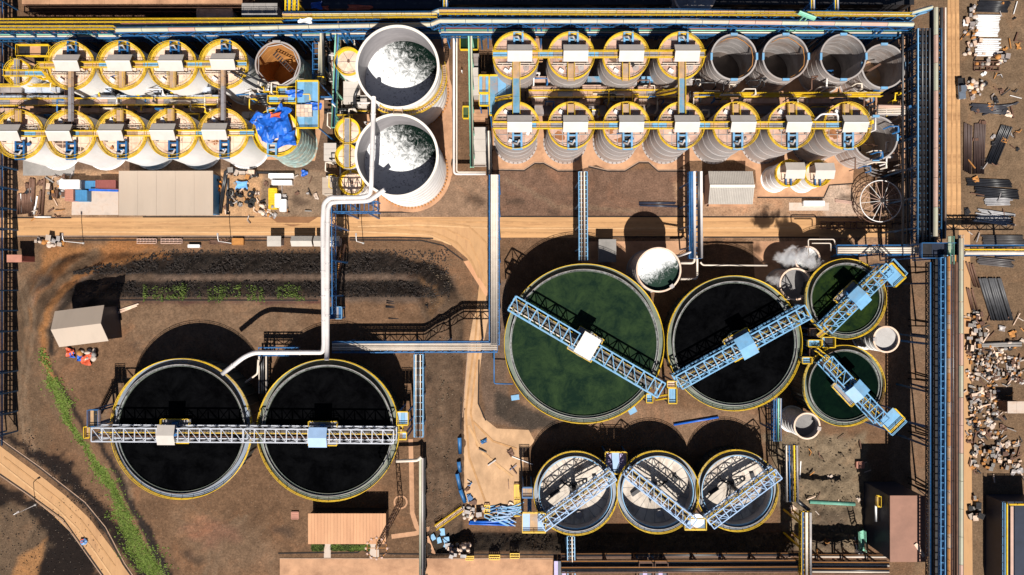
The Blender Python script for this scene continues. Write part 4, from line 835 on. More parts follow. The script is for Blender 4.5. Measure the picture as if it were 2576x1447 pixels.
def stair(label, p0, p1, z0, z1, wpx, mat, tread, group='steel stairs', n=None):
    A = P(*p0, z0); B = P(*p1, z1); d = B-A; d.z = 0; d.normalize(); s_ = Vector((-d.y, d.x, 0)); W = L(wpx, z0); t = thing('stair', label, 'stair', A, group)
    for sg in (1, -1): o = s_*W/2*sg; part(t, 'stringer', MB().beam(A+o, B+o, .12, .3), mat); part(t, 'handrail', MB().rail(A+o, B+o, .06), mat)
    n = n or max(4, int(abs(z1-z0)/.3))
    for i in range(n): c = A.lerp(B, (i+.5)/n); part(t, 'tread', MB().box(c, (.28, W*.94, .05), math.atan2(d.y, d.x)), tread)
    return t
def platform(label, r, z, deck, legs=True, rail=True, zb=0., name='platform', railm=None, group=None, plates=3):
    x0, y0, x1, y1 = r; a = P(x0, y1, z); b = P(x1, y0, z); t = thing(name, label, 'platform', Vector(((a.x+b.x)/2, (a.y+b.y)/2, zb)), group)
    for i in range(plates):
        xa = a.x+(b.x-a.x)*i/plates; xb = a.x+(b.x-a.x)*(i+1)/plates-.04
        part(t, 'deck_plate', MB().box(((xa+xb)/2, (a.y+b.y)/2, z-.06), (xb-xa, b.y-a.y, .12)), deck[i % len(deck)] if isinstance(deck, list) else deck)
    if rail:
        c = [(a.x, a.y), (b.x, a.y), (b.x, b.y), (a.x, b.y)]; m = MB()
        for i in range(4): p, q = c[i], c[(i+1) % 4]; m.rail((*p, z), (*q, z), .08); m.beam((*p, z+.12), (*q, z+.12), .08, .2)
        part(t, 'handrail', m, railm or YELLOW)
    if legs:
        for x in (a.x+.2, b.x-.2):
            for y in (a.y+.2, b.y-.2): part(t, 'leg', MB().beam((x, y, zb), (x, y, z-.1), .3), BLUE)
    return t
# pipe racks between the roads
pp = [(-.28, .17, PALEPIPE, .2), (-.12, .19, PALEPIPE, .2), (.05, .19, PALEPIPE, .2), (.22, .2, PALEPIPE, .2)]
rack('long blue pipe rack with four pale pipes crossing the road junction', (1243.5, 440), (1243.5, 868), 12.2, 25, pp+[(.36, .08, WHITEPIPE, .1), (-.4, .08, BLACKPIPE, .1)], BLUE, 1.4, 30, 7, deck=DARK)  # dark deck plate added so the gaps between pipes read black
rack('blue truss pipe rack over the bank, right of the two white pipes', (836, 874), (1251, 873), 12.2, 27, [(.3, .2, PALEPIPE, .1), (.12, .12, PALEPIPE, .1), (-.05, .2, PALEPIPE, .1), (-.22, .14, PALEPIPE, .1), (.4, .08, BLUE, .1)], BLUE, 2.4, 24, 5)
rack('short pipe bridge with blue rails over the road, ending in the green tank shadow', (1466.5, 432), (1467.5, 655), 9, 21, [(-.22, .14, PALEPIPE, .1), (.0, .13, BROWNSTEEL, .1), (.17, .17, PALEPIPE, .1)], SKYBLUE, 1.3, 20, 4, deck=DARK)  # dark plate added under the pipes to blacken their gaps
rack('pipe rack with two fat white pipes left of the ribbed grey shed', (1749, 432), (1750, 650), 9.5, 30, [(-.1, .32, WHITEPIPE, .3), (.27, .34, BLACKPIPE, .1), (.47, .34, WHITEPIPE, .3), (-.36, .2, BLUE, .1), (-.25, .15, BLUE, .3)], BLUE, 1.6, 16, 4)
rack('thin blue pipe rack beside the right black tank on the platform', (1053, 892), (1053, 1100), 11, 22, [(-.3, .14, PALEPIPE, .1), (-.05, .2, BLACKPIPE, .1), (.2, .14, PALEPIPE, .1)], SKYBLUE, 1.2, 12, 3)
rack('mint covered pipe line running south to the bottom road', (1062, 1152), (1062, 1470), 10.5, 13, [(-.34, .28, CONV, .35), (.1, .24, PALESTEEL, .3), (.4, .2, DARK, .2)], DARK, .8, 16, 5)
rack('blue trestle under the pipes right of the first black tank', (650, 885), (750, 885), 11.5, 20, [(.1, .2, PALEPIPE, .1), (-.25, .2, PALEPIPE, .1)], BLUE, 1.4, 6, 2)
rack('dark pipe bundle going down between the two black tanks', (661, 890), (661, 990), 10, 22, [(-.4, .15, PALEPIPE, .1), (-.1, .25, BLACKPIPE, .1), (.1, .22, BLACKPIPE, .1), (.4, .15, PALEPIPE, .1)], DARK, .8, 7, 2)
rack('blue truss pipe bridge above the mossy round tank', (2106, 629), (2310, 629), 10, 24, [(.2, .3, PALEPIPE, .15), (-.02, .28, PALEPIPE, .15), (-.25, .28, PALEPIPE, .15)], BLUE, 1.8, 14, 3)
rack('blue truss pipe bridge with a yellow line running off at the right edge', (2425, 629), (2640, 629), 11, 24, [(.05, .18, YELLOW, .2), (-.3, .5, PALEPIPE, .1), (.35, .1, BLACKPIPE, .1)], BLUE, 1.8, 12, 2)
rack('blue lattice pipe rack below the left empty white tank', (1436, 1350), (1438, 1470), 8, 18, [(-.2, .15, BLACKPIPE, .1), (.15, .15, PALEPIPE, .1)], SKYBLUE, 1.4, 12, 2)
rack('yellow floored pipe rack running down to the bottom edge near the rubble ground', (2028, 1288), (2028, 1475), 11, 22, [(-.42, .16, BLUE, .2), (.0, .35, PALEPIPE, .2), (.42, .28, GALV, .4)], YELLOW, 1.4, 14, 3, deck=YELLOW)
rack('blue and yellow pipe rack left of the rubble ground', (1990, 1120), (1992, 1262), 11, 28, [(-.45, .15, PALEPIPE, .2), (-.2, .16, BLUE, .2), (.02, .2, BLACKPIPE, .2), (.25, .18, YELLOW, .2), (.47, .25, GALV, .4)], DARK, 1.6, 10, 2)
rack('blue pipe rack right of the black tank with the slanting bridge', (1956, 1002), (1955, 1110), 9, 18, [(-.2, .16, BLUE, .2), (.1, .2, MINT, .2), (.4, .15, GALV, .2)], BLUE, 1.3, 6, 2)
# tall rack by the right hand road
lp = [(-.47, .1, SKYBLUE, .1), (-.40, .22, DARK, .1), (-.33, .2, BLACKPIPE, .15), (-.24, .12, SKYBLUE, .2), (-.16, .25, BLACKPIPE, .1), (-.05, .16, BLUE, .2), (.02, .2, GALV, .15), (.12, .22, BLACKPIPE, .1), (.25, .18, RUST, .1), (.37, .15, BLACKPIPE, .1)]
rack('tall blue pipe rack beside the right road, lower half of the picture', (2392, 642), (2392, 1490), 18.6, 42, lp, BLUEDK, 3.0, 44, 6, colw=.4, deckw=1.4, low=[(-.6, .25, BLACKPIPE, -3.4), (-.48, .16, BLUE, -3.4), (-.35, .25, BLACKPIPE, -3.4), (-.2, .2, GALV, -3.4), (0, .3, BLACKPIPE, -3.4), (.2, .2, BLACKPIPE, -3.4), (.35, .2, RUST, -3.4)], deck=DARK)
walkway('rust orange walkway along the tall blue rack at right', (2388, 645), (2388, 1490), 18.9, 11, [RUST, TANDECK, RUST], BROWNSTEEL, 2.5)
gallery('pale covered conveyor along the right side of the tall rack', [(2417, 600), (2417, 1000), (2417, 1490)], 18.8, 11, [CONV, PINKCONV, CONV], DARK, cols=6, web=False, depth=1.2)
up_ = [(-.48, .14, SKYBLUE, .1), (-.3, .25, BLACKPIPE, .1), (-.15, .2, DARK, .1), (0, .25, BLACKPIPE, .1), (.2, .2, BLACKPIPE, .1)]
rack('tall dark pipe rack beside the upper right road', (2338, 72), (2338, 612), 15.5, 60, up_, BLUEDK, 2.4, 30, 7, colw=.4, low=[(-.7, .3, BLACKPIPE, -4), (-.5, .3, BLACKPIPE, -4), (-.3, .3, GALV, -4), (-.1, .3, BLACKPIPE, -4), (.1, .3, BLACKPIPE, -4)], deck=DARK)
gallery('pink and mint covered conveyor along the upper right road', [(2354, 20), (2354, 300), (2353, 596)], 16.5, 12, [PINKCONV, PINKCONV, PINKCONV, CONV], DARK, cols=5, web=False, depth=1.3)
rack('thin black pipe run between conveyor and upper right road', (2372, 20), (2372, 600), 13, 12, [(-.3, .25, BLACKPIPE, .1), (.2, .22, BROWNSTEEL, .1), (.5, .15, PALEPIPE, .1)], DARK, 1, 20, 5)
platform('dark junction tower where the cross bridge meets the tall rack', (2312, 612, 2408, 650), 17, [DARK, NAVY, GRATE], railm=BLUE)
walkway('pale ladder like walkway over the junction tower', (2388, 595), (2388, 665), 18, 8, CONV, MINT)
walkway('beige covered walkway right of the junction tower', (2413, 592), (2413, 655), 18, 7, HOODM, PALEPIPE)
rack('light blue ladder like pipe bridge running along the tall lower rack', (2372, 648), (2372, 1490), 19.4, 11, [], M('mid_blue_paint', (.06, .20, .40), .5, 0, .3, .8), .7, 46, 1, hidecol=(0,))
rack('brown lattice pipe tray running along the tall lower rack', (2402, 660), (2402, 1490), 19.0, 12, [(.2, .12, BROWNSTEEL, .1)], BROWNSTEEL, .9, 80, 1, hidecol=(0,))
rack('dark lattice tray on the outer side of the tall lower rack', (2345, 660), (2345, 1490), 16.5, 16, [(-.3, .12, BLUE, .1), (.1, .16, BLACKPIPE, .1), (.4, .1, RUST, .1)], DARK, 1.2, 90, 1, hidecol=(0,))
# blue raking struts seen between the racks
for i, (a, b) in enumerate((((2264, 857), (2382, 871)), ((2264, 1057), (2380, 1085)), ((2300, 225), (2320, 190)), ((2260, 290), (2290, 268)), ((2268, 322), (2322, 298)))):
    A = G(*a); B = P(*b, 14); solo('raking_strut', MB().beam(A, B, .5), BLUE, 'blue raking strut leaning on the tall pipe rack', 'strut', A, 'raking struts')
# top edge galleries
gallery('pale covered conveyor, upper of the two along the top edge', [(712, 37), (1086, 35), (1106, 27), (1700, 29), (2292, 37)], 16, 11, [CONV, CONV, CONV, PINKCONV], BLUE, cols=14)
gallery('pale covered conveyor, lower of the two along the top edge', [(292, 76), (560, 73), (702, 69), (1084, 62), (1106, 53), (1700, 54), (2298, 62)], 15.5, 12, [CONV, CONV, CONV, PINKCONV], BLUE, cols=16)
walkway('yellow railed walkway between the conveyors at the left top edge', (-20, 56), (712, 54), 16.3, 8, DARK, toe=0); walkway('yellow railed walkway along the front of the left top rack', (-20, 73), (292, 73), 15.8, 8, DARK, toe=0)
walkway('yellow railed walkway between the two pale conveyors, short left stretch', (714, 45), (1100, 43), 16.3, 7, DARK, toe=0); walkway('yellow railed walkway between the two pale conveyors, long right stretch', (1106, 35), (2296, 40), 16.3, 7, DARK, toe=0)
tp = [(-.4, .14, BLUE, .1), (-.2, .2, PALEPIPE, .1), (0, .15, MINT, .15), (.2, .2, MAROON, .1), (.4, .15, BLUE, .1)]
rack('blue truss rack full of pipes at the top left edge', (-20, 64), (720, 64), 13.5, 22, tp, BLUEDK, 2.4, 60, 14, deck=DARK)
rack('low blue truss rack with mint pipes behind the left leach tanks', (-20, 88), (830, 84), 9, 22, tp, BLUEDK, 1.6, 60, 10)
rack('low blue truss rack with maroon pipes behind the big white tanks', (835, 80), (1110, 78), 9, 26, tp, BLUEDK, 1.6, 20, 4)
rack('low blue truss rack with mixed pipes behind the right leach tanks', (1110, 76), (2300, 78), 9.5, 26, tp, BLUEDK, 1.6, 80, 18, deck=DARK)
gallery('mint strip conveyor crossing the top right corner', [(2010, 30), (2052, 46)], 18.5, 7, [MINT], MINT, cols=1, web=False, depth=.5)
gallery('pale slanting conveyor end at the top right corner', [(2292, 33), (2345, 18)], 17, 8, [CONV], SKYBLUE, cols=1)
for px in (722, 733, 746):
    rack('yellow and blue pipe run leaving the top edge above the rusty tank', (px, -12), (px, 30), 15, 9, [(-.3, .12, YELLOW, .1), (.2, .12, BLUE, .1)], YELLOW, .8, 5, 1)
for px, lab in ((1120, 'blue lattice link leaving the top edge above the big white tanks'), (2044, 'pale column link leaving the top right edge'), (2104, 'yellow lattice link leaving the top right edge')):
    rack(lab, (px, -12), (px, 28), 15, 10, [(-.3, .15, YELLOW, .1), (.3, .18, PALEPIPE, .1)], BLUE, .8, 4, 1)
# left edge rack (only its feet and shadow are in the picture)
A0 = 1288-1258*.995
rack('dark blue pipe rack standing along the left picture edge', (-38, -40), (-38, 1130), 9, 30, [(-.3, .3, BLACKPIPE, .1), (0, .25, BLACKPIPE, .1), (.3, .25, GALV, .1), (.45, .15, BLUE, .1)], BLUEDK, 1.6, 90, 22, low=[(.3, .2, BLUE, -3.5), (.45, .2, BLUE, -3.8)])
# bottom edge racks
for k, (y, z, lab) in enumerate(((1397, 4, 'low dark pipe run along the foot of the lower bank'), (1418, 8, 'dark pipe rack along the bottom edge, middle run'), (1434, 9, 'dark pipe rack along the very bottom edge'))):
    rack(lab, (1412, y), (2015, y-2), z, 14 if k else 8, [(-.4, .12, BROWNSTEEL, .1), (-.1, .25, BLACKPIPE, .1), (.2, .2, BLACKPIPE, .1), (.45, .1, RUST, .1)], BROWNSTEEL, 1, 60, 8, deck=DARK, side=False)
    rack(lab+', right part', (2042, y+2), (2236, y+3), z, 14 if k else 8, [(-.4, .12, BROWNSTEEL, .1), (-.1, .25, PALEPIPE, .1), (.2, .2, BLACKPIPE, .1), (.45, .1, RUST, .1)], BROWNSTEEL, 1, 20, 3, deck=DARK, side=False)
platform('dark square roofed bin at the bottom edge, left of two', (1606, 1412, 1640, 1470), 8, [NAVY, PURPLE], railm=BROWNSTEEL); platform('dark square roofed bin at the bottom edge, right of two', (1646, 1412, 1678, 1470), 8, [NAVY, PURPLE], railm=BROWNSTEEL)
platform('pale purple tray beside the blue rack at the bottom edge', (1394, 1412, 1424, 1470), 5, [PURPLE, NAVY], rail=False)
# catwalks over the tank rows
walkway('yellow edged catwalk along the upper row of white leach tanks', (100, 166), (621, 163), HL+1.1, 13, [TANDECK, SKYBLUE, GRATE]); walkway('yellow edged catwalk along the lower row of white leach tanks', (-20, 338), (640, 336), HL+1.1, 13, [TANDECK, CREAM, SKYBLUE])
walkway('yellow edged catwalk along the upper row of grey leach tanks', (1240, 139), (1773, 138), HR+1.1, 16, [SKYBLUE, GRATE, TANDECK]); walkway('yellow edged catwalk along the lower row of grey leach tanks', (1240, 317), (2188, 317), HR+1.1, 16, [TANDECK, GRATE, SKYBLUE])
for x, y0, y1, z, w_, lab in ((179, 177, 306, HL+1.3, 16, 'grey decked crosswalk at the left of the white leach tanks'), (562, 174, 303, HL+1.3, 14, 'grey decked crosswalk at the right of the white leach tanks'), (1299, 152, 288, HR+1.3, 18, 'rusty blue crosswalk at the left of the grey leach tanks'), (1714, 152, 288, HR+1.3, 17, 'rusty blue crosswalk in the middle of the grey leach tanks')):
    walkway(lab, (x, y0), (x, y1), z, w_, [TANDECK, GRATE, GRATE, GRATE, TANDECK] if x < 600 else [TANDECK, RUSTDECK, RUSTDECK], YELLOW if x > 600 else BROWNSTEEL)
for i, (x, y) in enumerate(((307, 196), (435, 196), (1436, 180), (1573, 180))): walkway(('tan stub walkway on the second upper white tank', 'tan stub walkway on the third upper white tank', 'tan stub walkway on the second upper grey tank', 'tan stub walkway on the third upper grey tank')[i], (x, y-20), (x, y+25), (HL if x < 600 else HR)+1.2, 17, TANDECK)
for i, (x, y) in enumerate(((46, 293), (302, 292), (430, 290), (1436, 277), (1574, 277), (1850, 277), (1990, 277), (2128, 277))): walkway('tan stub walkway behind the hood of the %s lower tank' % ('first white', 'third white', 'fourth white', 'second grey', 'third grey', 'fifth grey', 'sixth grey', 'seventh grey')[i], (x, y-15), (x, y+15), (HL if x < 600 else HR)+1.2, 18, TANDECK)
# launders, pumps and floors between the rows
def trough(label, x0, x1, y, hpx, z, mat, group, lids=4):
    a = P(x0, y, z); b = P(x1, y, z); h = L(hpx, z); t = thing('launder_trough', label, 'trough', Vector(((a.x+b.x)/2, a.y, 0)), group)
    part(t, 'body', MB().box(((a.x+b.x)/2, a.y, z-1), (b.x-a.x, h, 1.9)), mat)
    for i in range(lids):
        xa = a.x+(b.x-a.x)*(i+.04)/lids; xb = a.x+(b.x-a.x)*(i+.96)/lids; part(t, 'lid', MB().box(((xa+xb)/2, a.y, z+random.uniform(-.02, .05)), (xb-xa, h*.92, .12)), mat)
    for x in (a.x+.4, b.x-.4): part(t, 'leg', MB().beam((x, a.y-h*.4, 0), (x, a.y-h*.4, z-1.8), .25).beam((x, a.y+h*.4, 0), (x, a.y+h*.4, z-1.8), .25), BLUE)
    return t
PBT = M('pale_blue_trough', (.42, .47, .56), .5, 0, .2, .6, grime=(.35, .25, .18), gamt=.5); PKT = M('pink_trough', (.48, .32, .25), .6, 0, .2, .6, grime=(.3, .2, .15), gamt=.6); GYT = M('grey_trough', (.30, .27, .27), .6, 0, .25, .6, grime=(.2, .13, .09), gamt=.6)
for i, (a, b) in enumerate(((0, 55), (67, 118), (123, 172), (205, 245), (252, 333), (380, 458), (467, 552))): trough('pale blue lidded trough between the white tank rows, %s from left' % ORD[i], a, b, 244, 10, 8, PBT, 'pale blue troughs')
for i, (a, b) in enumerate(((0, 55), (62, 150), (243, 281), (366, 405), (492, 530))): trough('grey blue box between neighbouring upper white tanks, %s from left' % ORD[i], a, b, 226, 14, 7, GYT if i < 1 else PBT, 'grey blue boxes', 2)
for i, (a, b) in enumerate(((0, 60), (75, 165), (200, 330), (345, 450), (460, 552))): trough('pinkish trough along the lower white tank row, %s from left' % ORD[i], a, b, 277, 10, 7, PKT, 'pinkish troughs', 5)
walkway('long grey walkway with yellow rails between the white tank rows', (-10, 259), (553, 256), 8.3, 17, [GRATE, PKT]); walkway('thin yellow railed walkway edge under the upper white tanks', (-10, 217), (140, 217), 8, 5, GRATE)
for i, (a, b) in enumerate(((1338, 1412), (1465, 1512), (1468, 1595), (1605, 1690))): trough('pinkish beige trough under the upper grey tanks, %s from left' % ORD[i], a, b, 222 if i != 1 else 219, 11, 9, PKT, 'beige troughs', 4)
for i, (a, b) in enumerate(((1338, 1420), (1428, 1510), (1602, 1690), (1745, 1830), (1850, 1960), (2010, 2120))): trough('pinkish beige trough above the lower grey tanks, %s from left' % ORD[i], a, b, 254, 12, 8.5, PKT, 'lower beige troughs', 4)
for i, x in enumerate((1365, 1503, 1641, 1780, 1918, 2056)): trough('grey stained box in the gap between lower grey tanks, %s from left' % ORD[i], x-22, x+22, 276, 22, 6, GYT, 'grey boxes in the tank gaps', 2)
for i, x in enumerate((1364, 1502, 1638)): trough(('brown', 'blue', 'sky blue')[i]+' box in the gap below the upper grey tanks', x-24, x+24, 199, 14, 8, (PKT, RUSTDECK, SKYBLUE)[i], 'boxes below the upper grey tanks', 2)
for i, x in enumerate((117, 245, 373, 500, 628)): trough('dark grey box in the gap between lower white tanks, %s from left' % ORD[i], x-20, x+20, 290, 18, 5, GYT, 'dark boxes in the tank gaps', 2)
walkway('long tan walkway with yellow rails between the grey tank rows', (1330, 238), (1700, 237), 9.5, 17, [PKT, TANDECK, GRATE]); walkway('yellow walkway running right below the open grey tanks', (1745, 241), (2215, 240), 10, 9, [TANDECK, YELLOW])
stair('yellow stair climbing to the middle crosswalk of the grey tanks', (1650, 240), (1702, 228), 10, 17, 9, YELLOW, TANDECK); stair('yellow stair beside the blue platform', (1246, 252), (1290, 244), 12, 16, 8, YELLOW, TANDECK); stair('yellow stair at the upper left small tank walkway', (110, 178), (136, 214), 14, 8, 9, YELLOW, TANDECK)
walkway('yellow railed walkway over the far left small tanks', (14, 186), (112, 186), 11.2, 14, [GRATE, SKYBLUE]); platform('yellow railed rectangle frame above the far left small tank', (48, 116, 130, 144), 9, [DARK, CONC], legs=True)
platform('blue rusty platform at the left end of the grey tanks', (1232, 192, 1294, 292), 12, [RUSTDECK, SKYBLUE, RUSTDECK]); platform('small blue stair landing left of the blue platform', (1205, 192, 1230, 236), 12, [SKYBLUE, TANDECK]); platform('small blue landing below the stair left of the grey tanks', (1206, 238, 1230, 268), 11, [SKYBLUE, RUSTDECK])
platform('blue working platform with crates right of the blue tarp tank', (748, 206, 804, 324), 14, [SKYBLUE, RUSTDECK, SKYBLUE]); platform('blue deck strip behind the blue tarp tank', (677, 244, 748, 262), 13, [SKYBLUE, GRATE]); platform('blue stained deck right of the rusty open tank', (700, 222, 750, 244), 12, [RUSTDECK, SKYBLUE])
p = P(768, 280, 14); t = thing('crate_stack', 'pale cardboard crates on the blue working platform', 'crates', (p.x, p.y, 14))
for i in range(4):
    for j in range(3): part(t, 'crate', MB().box((p.x-1.35+i*.9, p.y-.9+j*.9, 14.45), (.84, .84, .9)), CREAM if (i+j) % 3 else CONCG)
for (x, y, s_) in ((742, 236, .5), (790, 268, .7)): m = MB(); q = P(x, y, 14.3); cloth(m, q.x, q.y, 14.5, 3.6, 1.6, .3, 7); solo('tarp_sheet', m, TARP, 'crumpled blue tarp lying on the blue platform, %s' % ('upper one' if y < 250 else 'lower one'), 'tarp', q)
# pumps and small gear scattered along the tank rows
pm = MB().box((0, 0, .3), (1.6, .9, .5)).cyl((.3, 0, .5), .4, .8, 10).tube([(-.7, 0, .6), (-.7, 1.2, 1.6), (-.7, 2.2, 1.6)], .16, 6); PUMP = pm.mesh('pump', DARK); PUMP2 = pm.mesh('pump', PALESTEEL)
for row, (ya, xs_, z) in enumerate(((234, (100, 160, 230, 290, 345, 410, 470, 540), 5), (268, (30, 110, 225, 350, 480, 520), 5), (210, (1330, 1392, 1455, 1530, 1592, 1655, 1730, 1760), 7), (263, (1330, 1395, 1465, 1530, 1600, 1668, 1740, 1808, 1880, 1945, 2010, 2080), 6))):
    for i, x in enumerate(xs_):
        p = P(x, ya, z); inst(PUMP if (i+row) % 2 else PUMP2, p, random.choice((0, .8, -.8, 2.4)), (1.2, 1.2, 1.2), 'small pump skid in the gangway between the leach tank rows', 'pump', 'pump skids')
def skid(label, x0, y0, x1, y1, z, mat, mat2=None):
    a = P(x0, y1, z); b = P(x1, y0, z); t = thing('equipment_skid', label, 'equipment', Vector(((a.x+b.x)/2, (a.y+b.y)/2, 0))); cx, cy = (a.x+b.x)/2, (a.y+b.y)/2
    part(t, 'cabinet', MB().box((cx, cy, z/2), (b.x-a.x, b.y-a.y, z)), mat); n = 3
    for i in range(n): part(t, 'roof_sheet', MB().box((cx, a.y+(b.y-a.y)*(i+.5)/n, z+.06), (b.x-a.x+.2, (b.y-a.y)/n-.05, .1)), mat2 or mat)
    return t
for a in (('grey roofed skid left of the upper big tank', 865, 205, 905, 262, 4, HOODM), ('small grey roofed skid under the big tank pipe', 898, 240, 922, 272, 4, HOODM), ('narrow grey skid left of the cream topped tank', 828, 130, 842, 206, 4, HOODM), ('beige roofed skid at the foot of the two white pipes', 812, 446, 848, 490, 4, BEIGE), ('grey roofed skid above the beige one', 816, 360, 845, 405, 4, HOODM), ('grey roofed cabin row left of the grey tanks', 1190, 170, 1204, 240, 4, HOODM), ('long grey roofed cabin left of the lower grey tanks', 1190, 320, 1224, 412, 4.5, HOODM), ('tan roofed kiosk left of the grey tanks', 1192, 276, 1226, 302, 4, CONC), ('grey box by the second pipe line', 1186, 135, 1204, 168, 3, GYT)): skid(*a)
platform('yellow railed green sump at the upper left of the grey tanks', (1158, 90, 1203, 128), .9, M('sump_green', (.01, .03, .015), .2, 0, .3, .5), legs=False); platform('small yellow railed green sump left of the tan kiosk', (1165, 270, 1180, 300), .9, M('sump_green2', (.05, .09, .04), .3, 0, .3, .5), legs=False)
PJ = [WHITEPIPE, PALEPIPE, PALEPIPE, BROWNSTEEL, BLACKPIPE, YELLOW, BLUE]
def gang(n, r, z0, z1, label, group):
    x0, y0, x1, y1 = r
    for _ in range(n):
        z = random.uniform(z0, z1); a = P(random.uniform(x0, x1), random.uniform(y0, y1), z); l_ = random.uniform(1.2, 5); h = random.random() < .6; b = a+(Vector((l_, 0, 0)) if h else Vector((0, min(l_, 3), 0))); c = b+(Vector((0, -1.2, 0)) if h else Vector((1.3, 0, 0)))
        solo('process_pipe', MB().tube([(a.x, a.y, z-3), a, b, c, (c.x, c.y, z-2.5)], random.uniform(.09, .18), 6), random.choice(PJ), label, 'pipe', (a.x, a.y, 0), group)
gang(46, (0, 205, 640, 290), 6, 10, 'thin bent process pipe in the gangway between the white tank rows', 'pipes between the white tanks')
gang(60, (1235, 195, 2180, 285), 8, 12, 'thin bent process pipe in the gangway between the grey tank rows', 'pipes between the grey tanks')
gang(26, (640, 215, 800, 260), 11, 14, 'thin bent process pipe around the blue platform and rusty tank', 'pipes by the blue platform')
gang(36, (815, 95, 925, 490), 3, 8, 'thin bent pipe among the small tanks left of the big white pair', 'pipes among the small tanks')
gang(24, (2150, 240, 2280, 430), 5, 12, 'thin bent pipe at the right end of the grey tank rows', 'pipes at the right end of the rows')
# green and blue pipe runs either side of the big tanks
rack('green pipe rack left of the two big white tanks', (848, 84), (838, 320), 9, 8, [(-.4, .15, MINT, .1), (0, .2, BLACKPIPE, .1), (.4, .15, BLUE, .1)], MINT, 1.2, 16, 4); rack('blue ladder like rack right of the rusty tank', (796, 108), (796, 200), 10, 18, [(.4, .2, CONV, .2)], BLUE, 1, 7, 1); rack('pale pipe line with black pipe right of the rusty tank', (810, 70), (812, 210), 11, 8, [(-.3, .3, CONV, .2), (.3, .3, BLACKPIPE, .1)], DARK, 1, 6, 2)
rack('mint pipe rack left of the grey leach tanks', (1182, 60), (1187, 420), 9, 8, [(-.4, .2, MINT, .1), (0, .2, BLACKPIPE, .1), (.4, .2, CONV, .1)], MINT, 1, 22, 6); rack('thin black pipes at the left end of the lower grey tanks', (1229, 330), (1231, 440), 10, 12, [(-.4, .2, BLACKPIPE, .1), (0, .2, PALEPIPE, .1), (.4, .2, BLACKPIPE, .1)], DARK, 1, 6, 2)
rack('pale pipe bundle running right of the last grey tank', (2208, 276), (2305, 278), 11, 22, [(-.4, .16, PALEPIPE, .1), (-.2, .16, PALEPIPE, .1), (0, .16, PALEPIPE, .1), (.2, .16, CREAM, .1), (.42, .3, PINKCONV, .1)], PALESTEEL, .8, 6, 2, side=False)
def pipe(label, pts, r, mat, cat='pipe', group=None, joints=0, n=12, name='pipe'):
    ps = [p if isinstance(p, Vector) else P(*p) for p in pts]; fine = [ps[0]]
    for i in range(1, len(ps)-1):                             # round the bends
        a, b, c = ps[i-1], ps[i], ps[i+1]; q = min(r*3.2, (a-b).length*.45, (c-b).length*.45); u = b+(a-b).normalized()*q; v = b+(c-b).normalized()*q
        for k in range(6): s_ = k/5; fine.append(u*(1-s_)**2+b*2*s_*(1-s_)+v*s_*s_)
    fine.append(ps[-1]); base_ = Vector((ps[0].x, ps[0].y, 0))
    if not joints: return solo(name, MB().tube(fine, r, n), mat, label, cat, base_, group)
    t = thing(name, label, cat, base_, group); part(t, 'pipe_run', MB().tube(fine, r, n), mat)
    for a, b in zip(ps, ps[1:]):
        k = int((b-a).length/joints); d = (b-a).normalized()
        for i in range(1, k+1): c = a.lerp(b, i/(k+1)); part(t, 'flange', MB().tube([c-d*.12, c+d*.12], r*1.18, n), mat)
    return t
ZP = 17.6
pipe('thick white pipe from the upper big tank, ending over the left black tank', [(940, 244, 21.0), (938, 330, 21.6), (934, 470, 21.6), (930, 492, ZP+.8), (905, 497, ZP+.4), (830, 497, ZP), (815, 512, ZP), (812, 560, ZP), (815, 870, ZP+.6), (812, 887, ZP+.8), (640, 887, 19.4), (614, 898, 19.4), (559, 941, 19.2)], .52, WHITEPIPE, joints=6)
pipe('thick white pipe from the lower big tank, ending over the right black tank', [(968, 477, 21.3), (945, 494, 20.6), (927, 506, ZP+.5), (850, 508, ZP), (832, 510, ZP), (825, 525, ZP), (824, 600, ZP), (823, 860, ZP+.6), (822, 906, 19.2)], .52, WHITEPIPE, joints=6)
m = P(815, 520, 16.6); t = rack('blue lattice girder carrying the two long white pipes', (824, 520), (826, 790), 16.6, 20, [], BLUE, 3.4, 18, 3, group=None)
rack('blue lattice table under the bend of the two white pipes', (836, 520), (950, 520), 15.5, 26, [], BLUE, 3.5, 10, 2, deck=None, group=None)
p = G(850, 785); platform('blue mesh stair tower foot where the pipe girder meets the platform', (832, 772, 862, 802), 10, [BLUE, GRATE, BLUE], zb=7, railm=SKYBLUE)
stair('brown steel stair climbing the bank under the white pipes', (866, 615), (846, 700), 4, 9.5, 8, BROWNSTEEL, RUST)
pipe('pale twin pipe loop left of the grey leach tanks, outer run', [(1142, 84, 5), (1142, 438, 5), (1222, 438, 5)], .28, WHITEPIPE); pipe('pale twin pipe loop left of the grey leach tanks, inner run', [(1149, 84, 5), (1149, 433, 5), (1222, 433, 5)], .18, PALEPIPE)
pipe('thin pale pipe from the white pipes to the round foam tank', [(1747, 640, 9), (1747, 662, 9), (1712, 662, 9)], .3, PALEPIPE); pipe('thin pale pipe dropping from the rack to the foam tank, lower one', [(1754, 640, 8), (1754, 702, 8), (1712, 702, 8)], .25, PALEPIPE)
pipe('long thin pale pipe above the right black settling tank', [(1762, 660, 8), (1768, 667, 8), (1930, 668, 8)], .2, PALEPIPE); pipe('slanting pale pipe feeding the foam tank', [(1744, 632, 9), (1704, 646, 12)], .25, WHITEPIPE)
pipe('thin twin brown pipe above the steaming tank, outer one', [(2036, 690, 8), (2033, 602, 9), (2098, 602, 9), (2104, 624, 9)], .14, PALEPIPE); pipe('thin twin brown pipe above the steaming tank, inner one', [(2042, 612, 9), (2090, 612, 9), (2090, 632, 9)], .14, PALEPIPE)
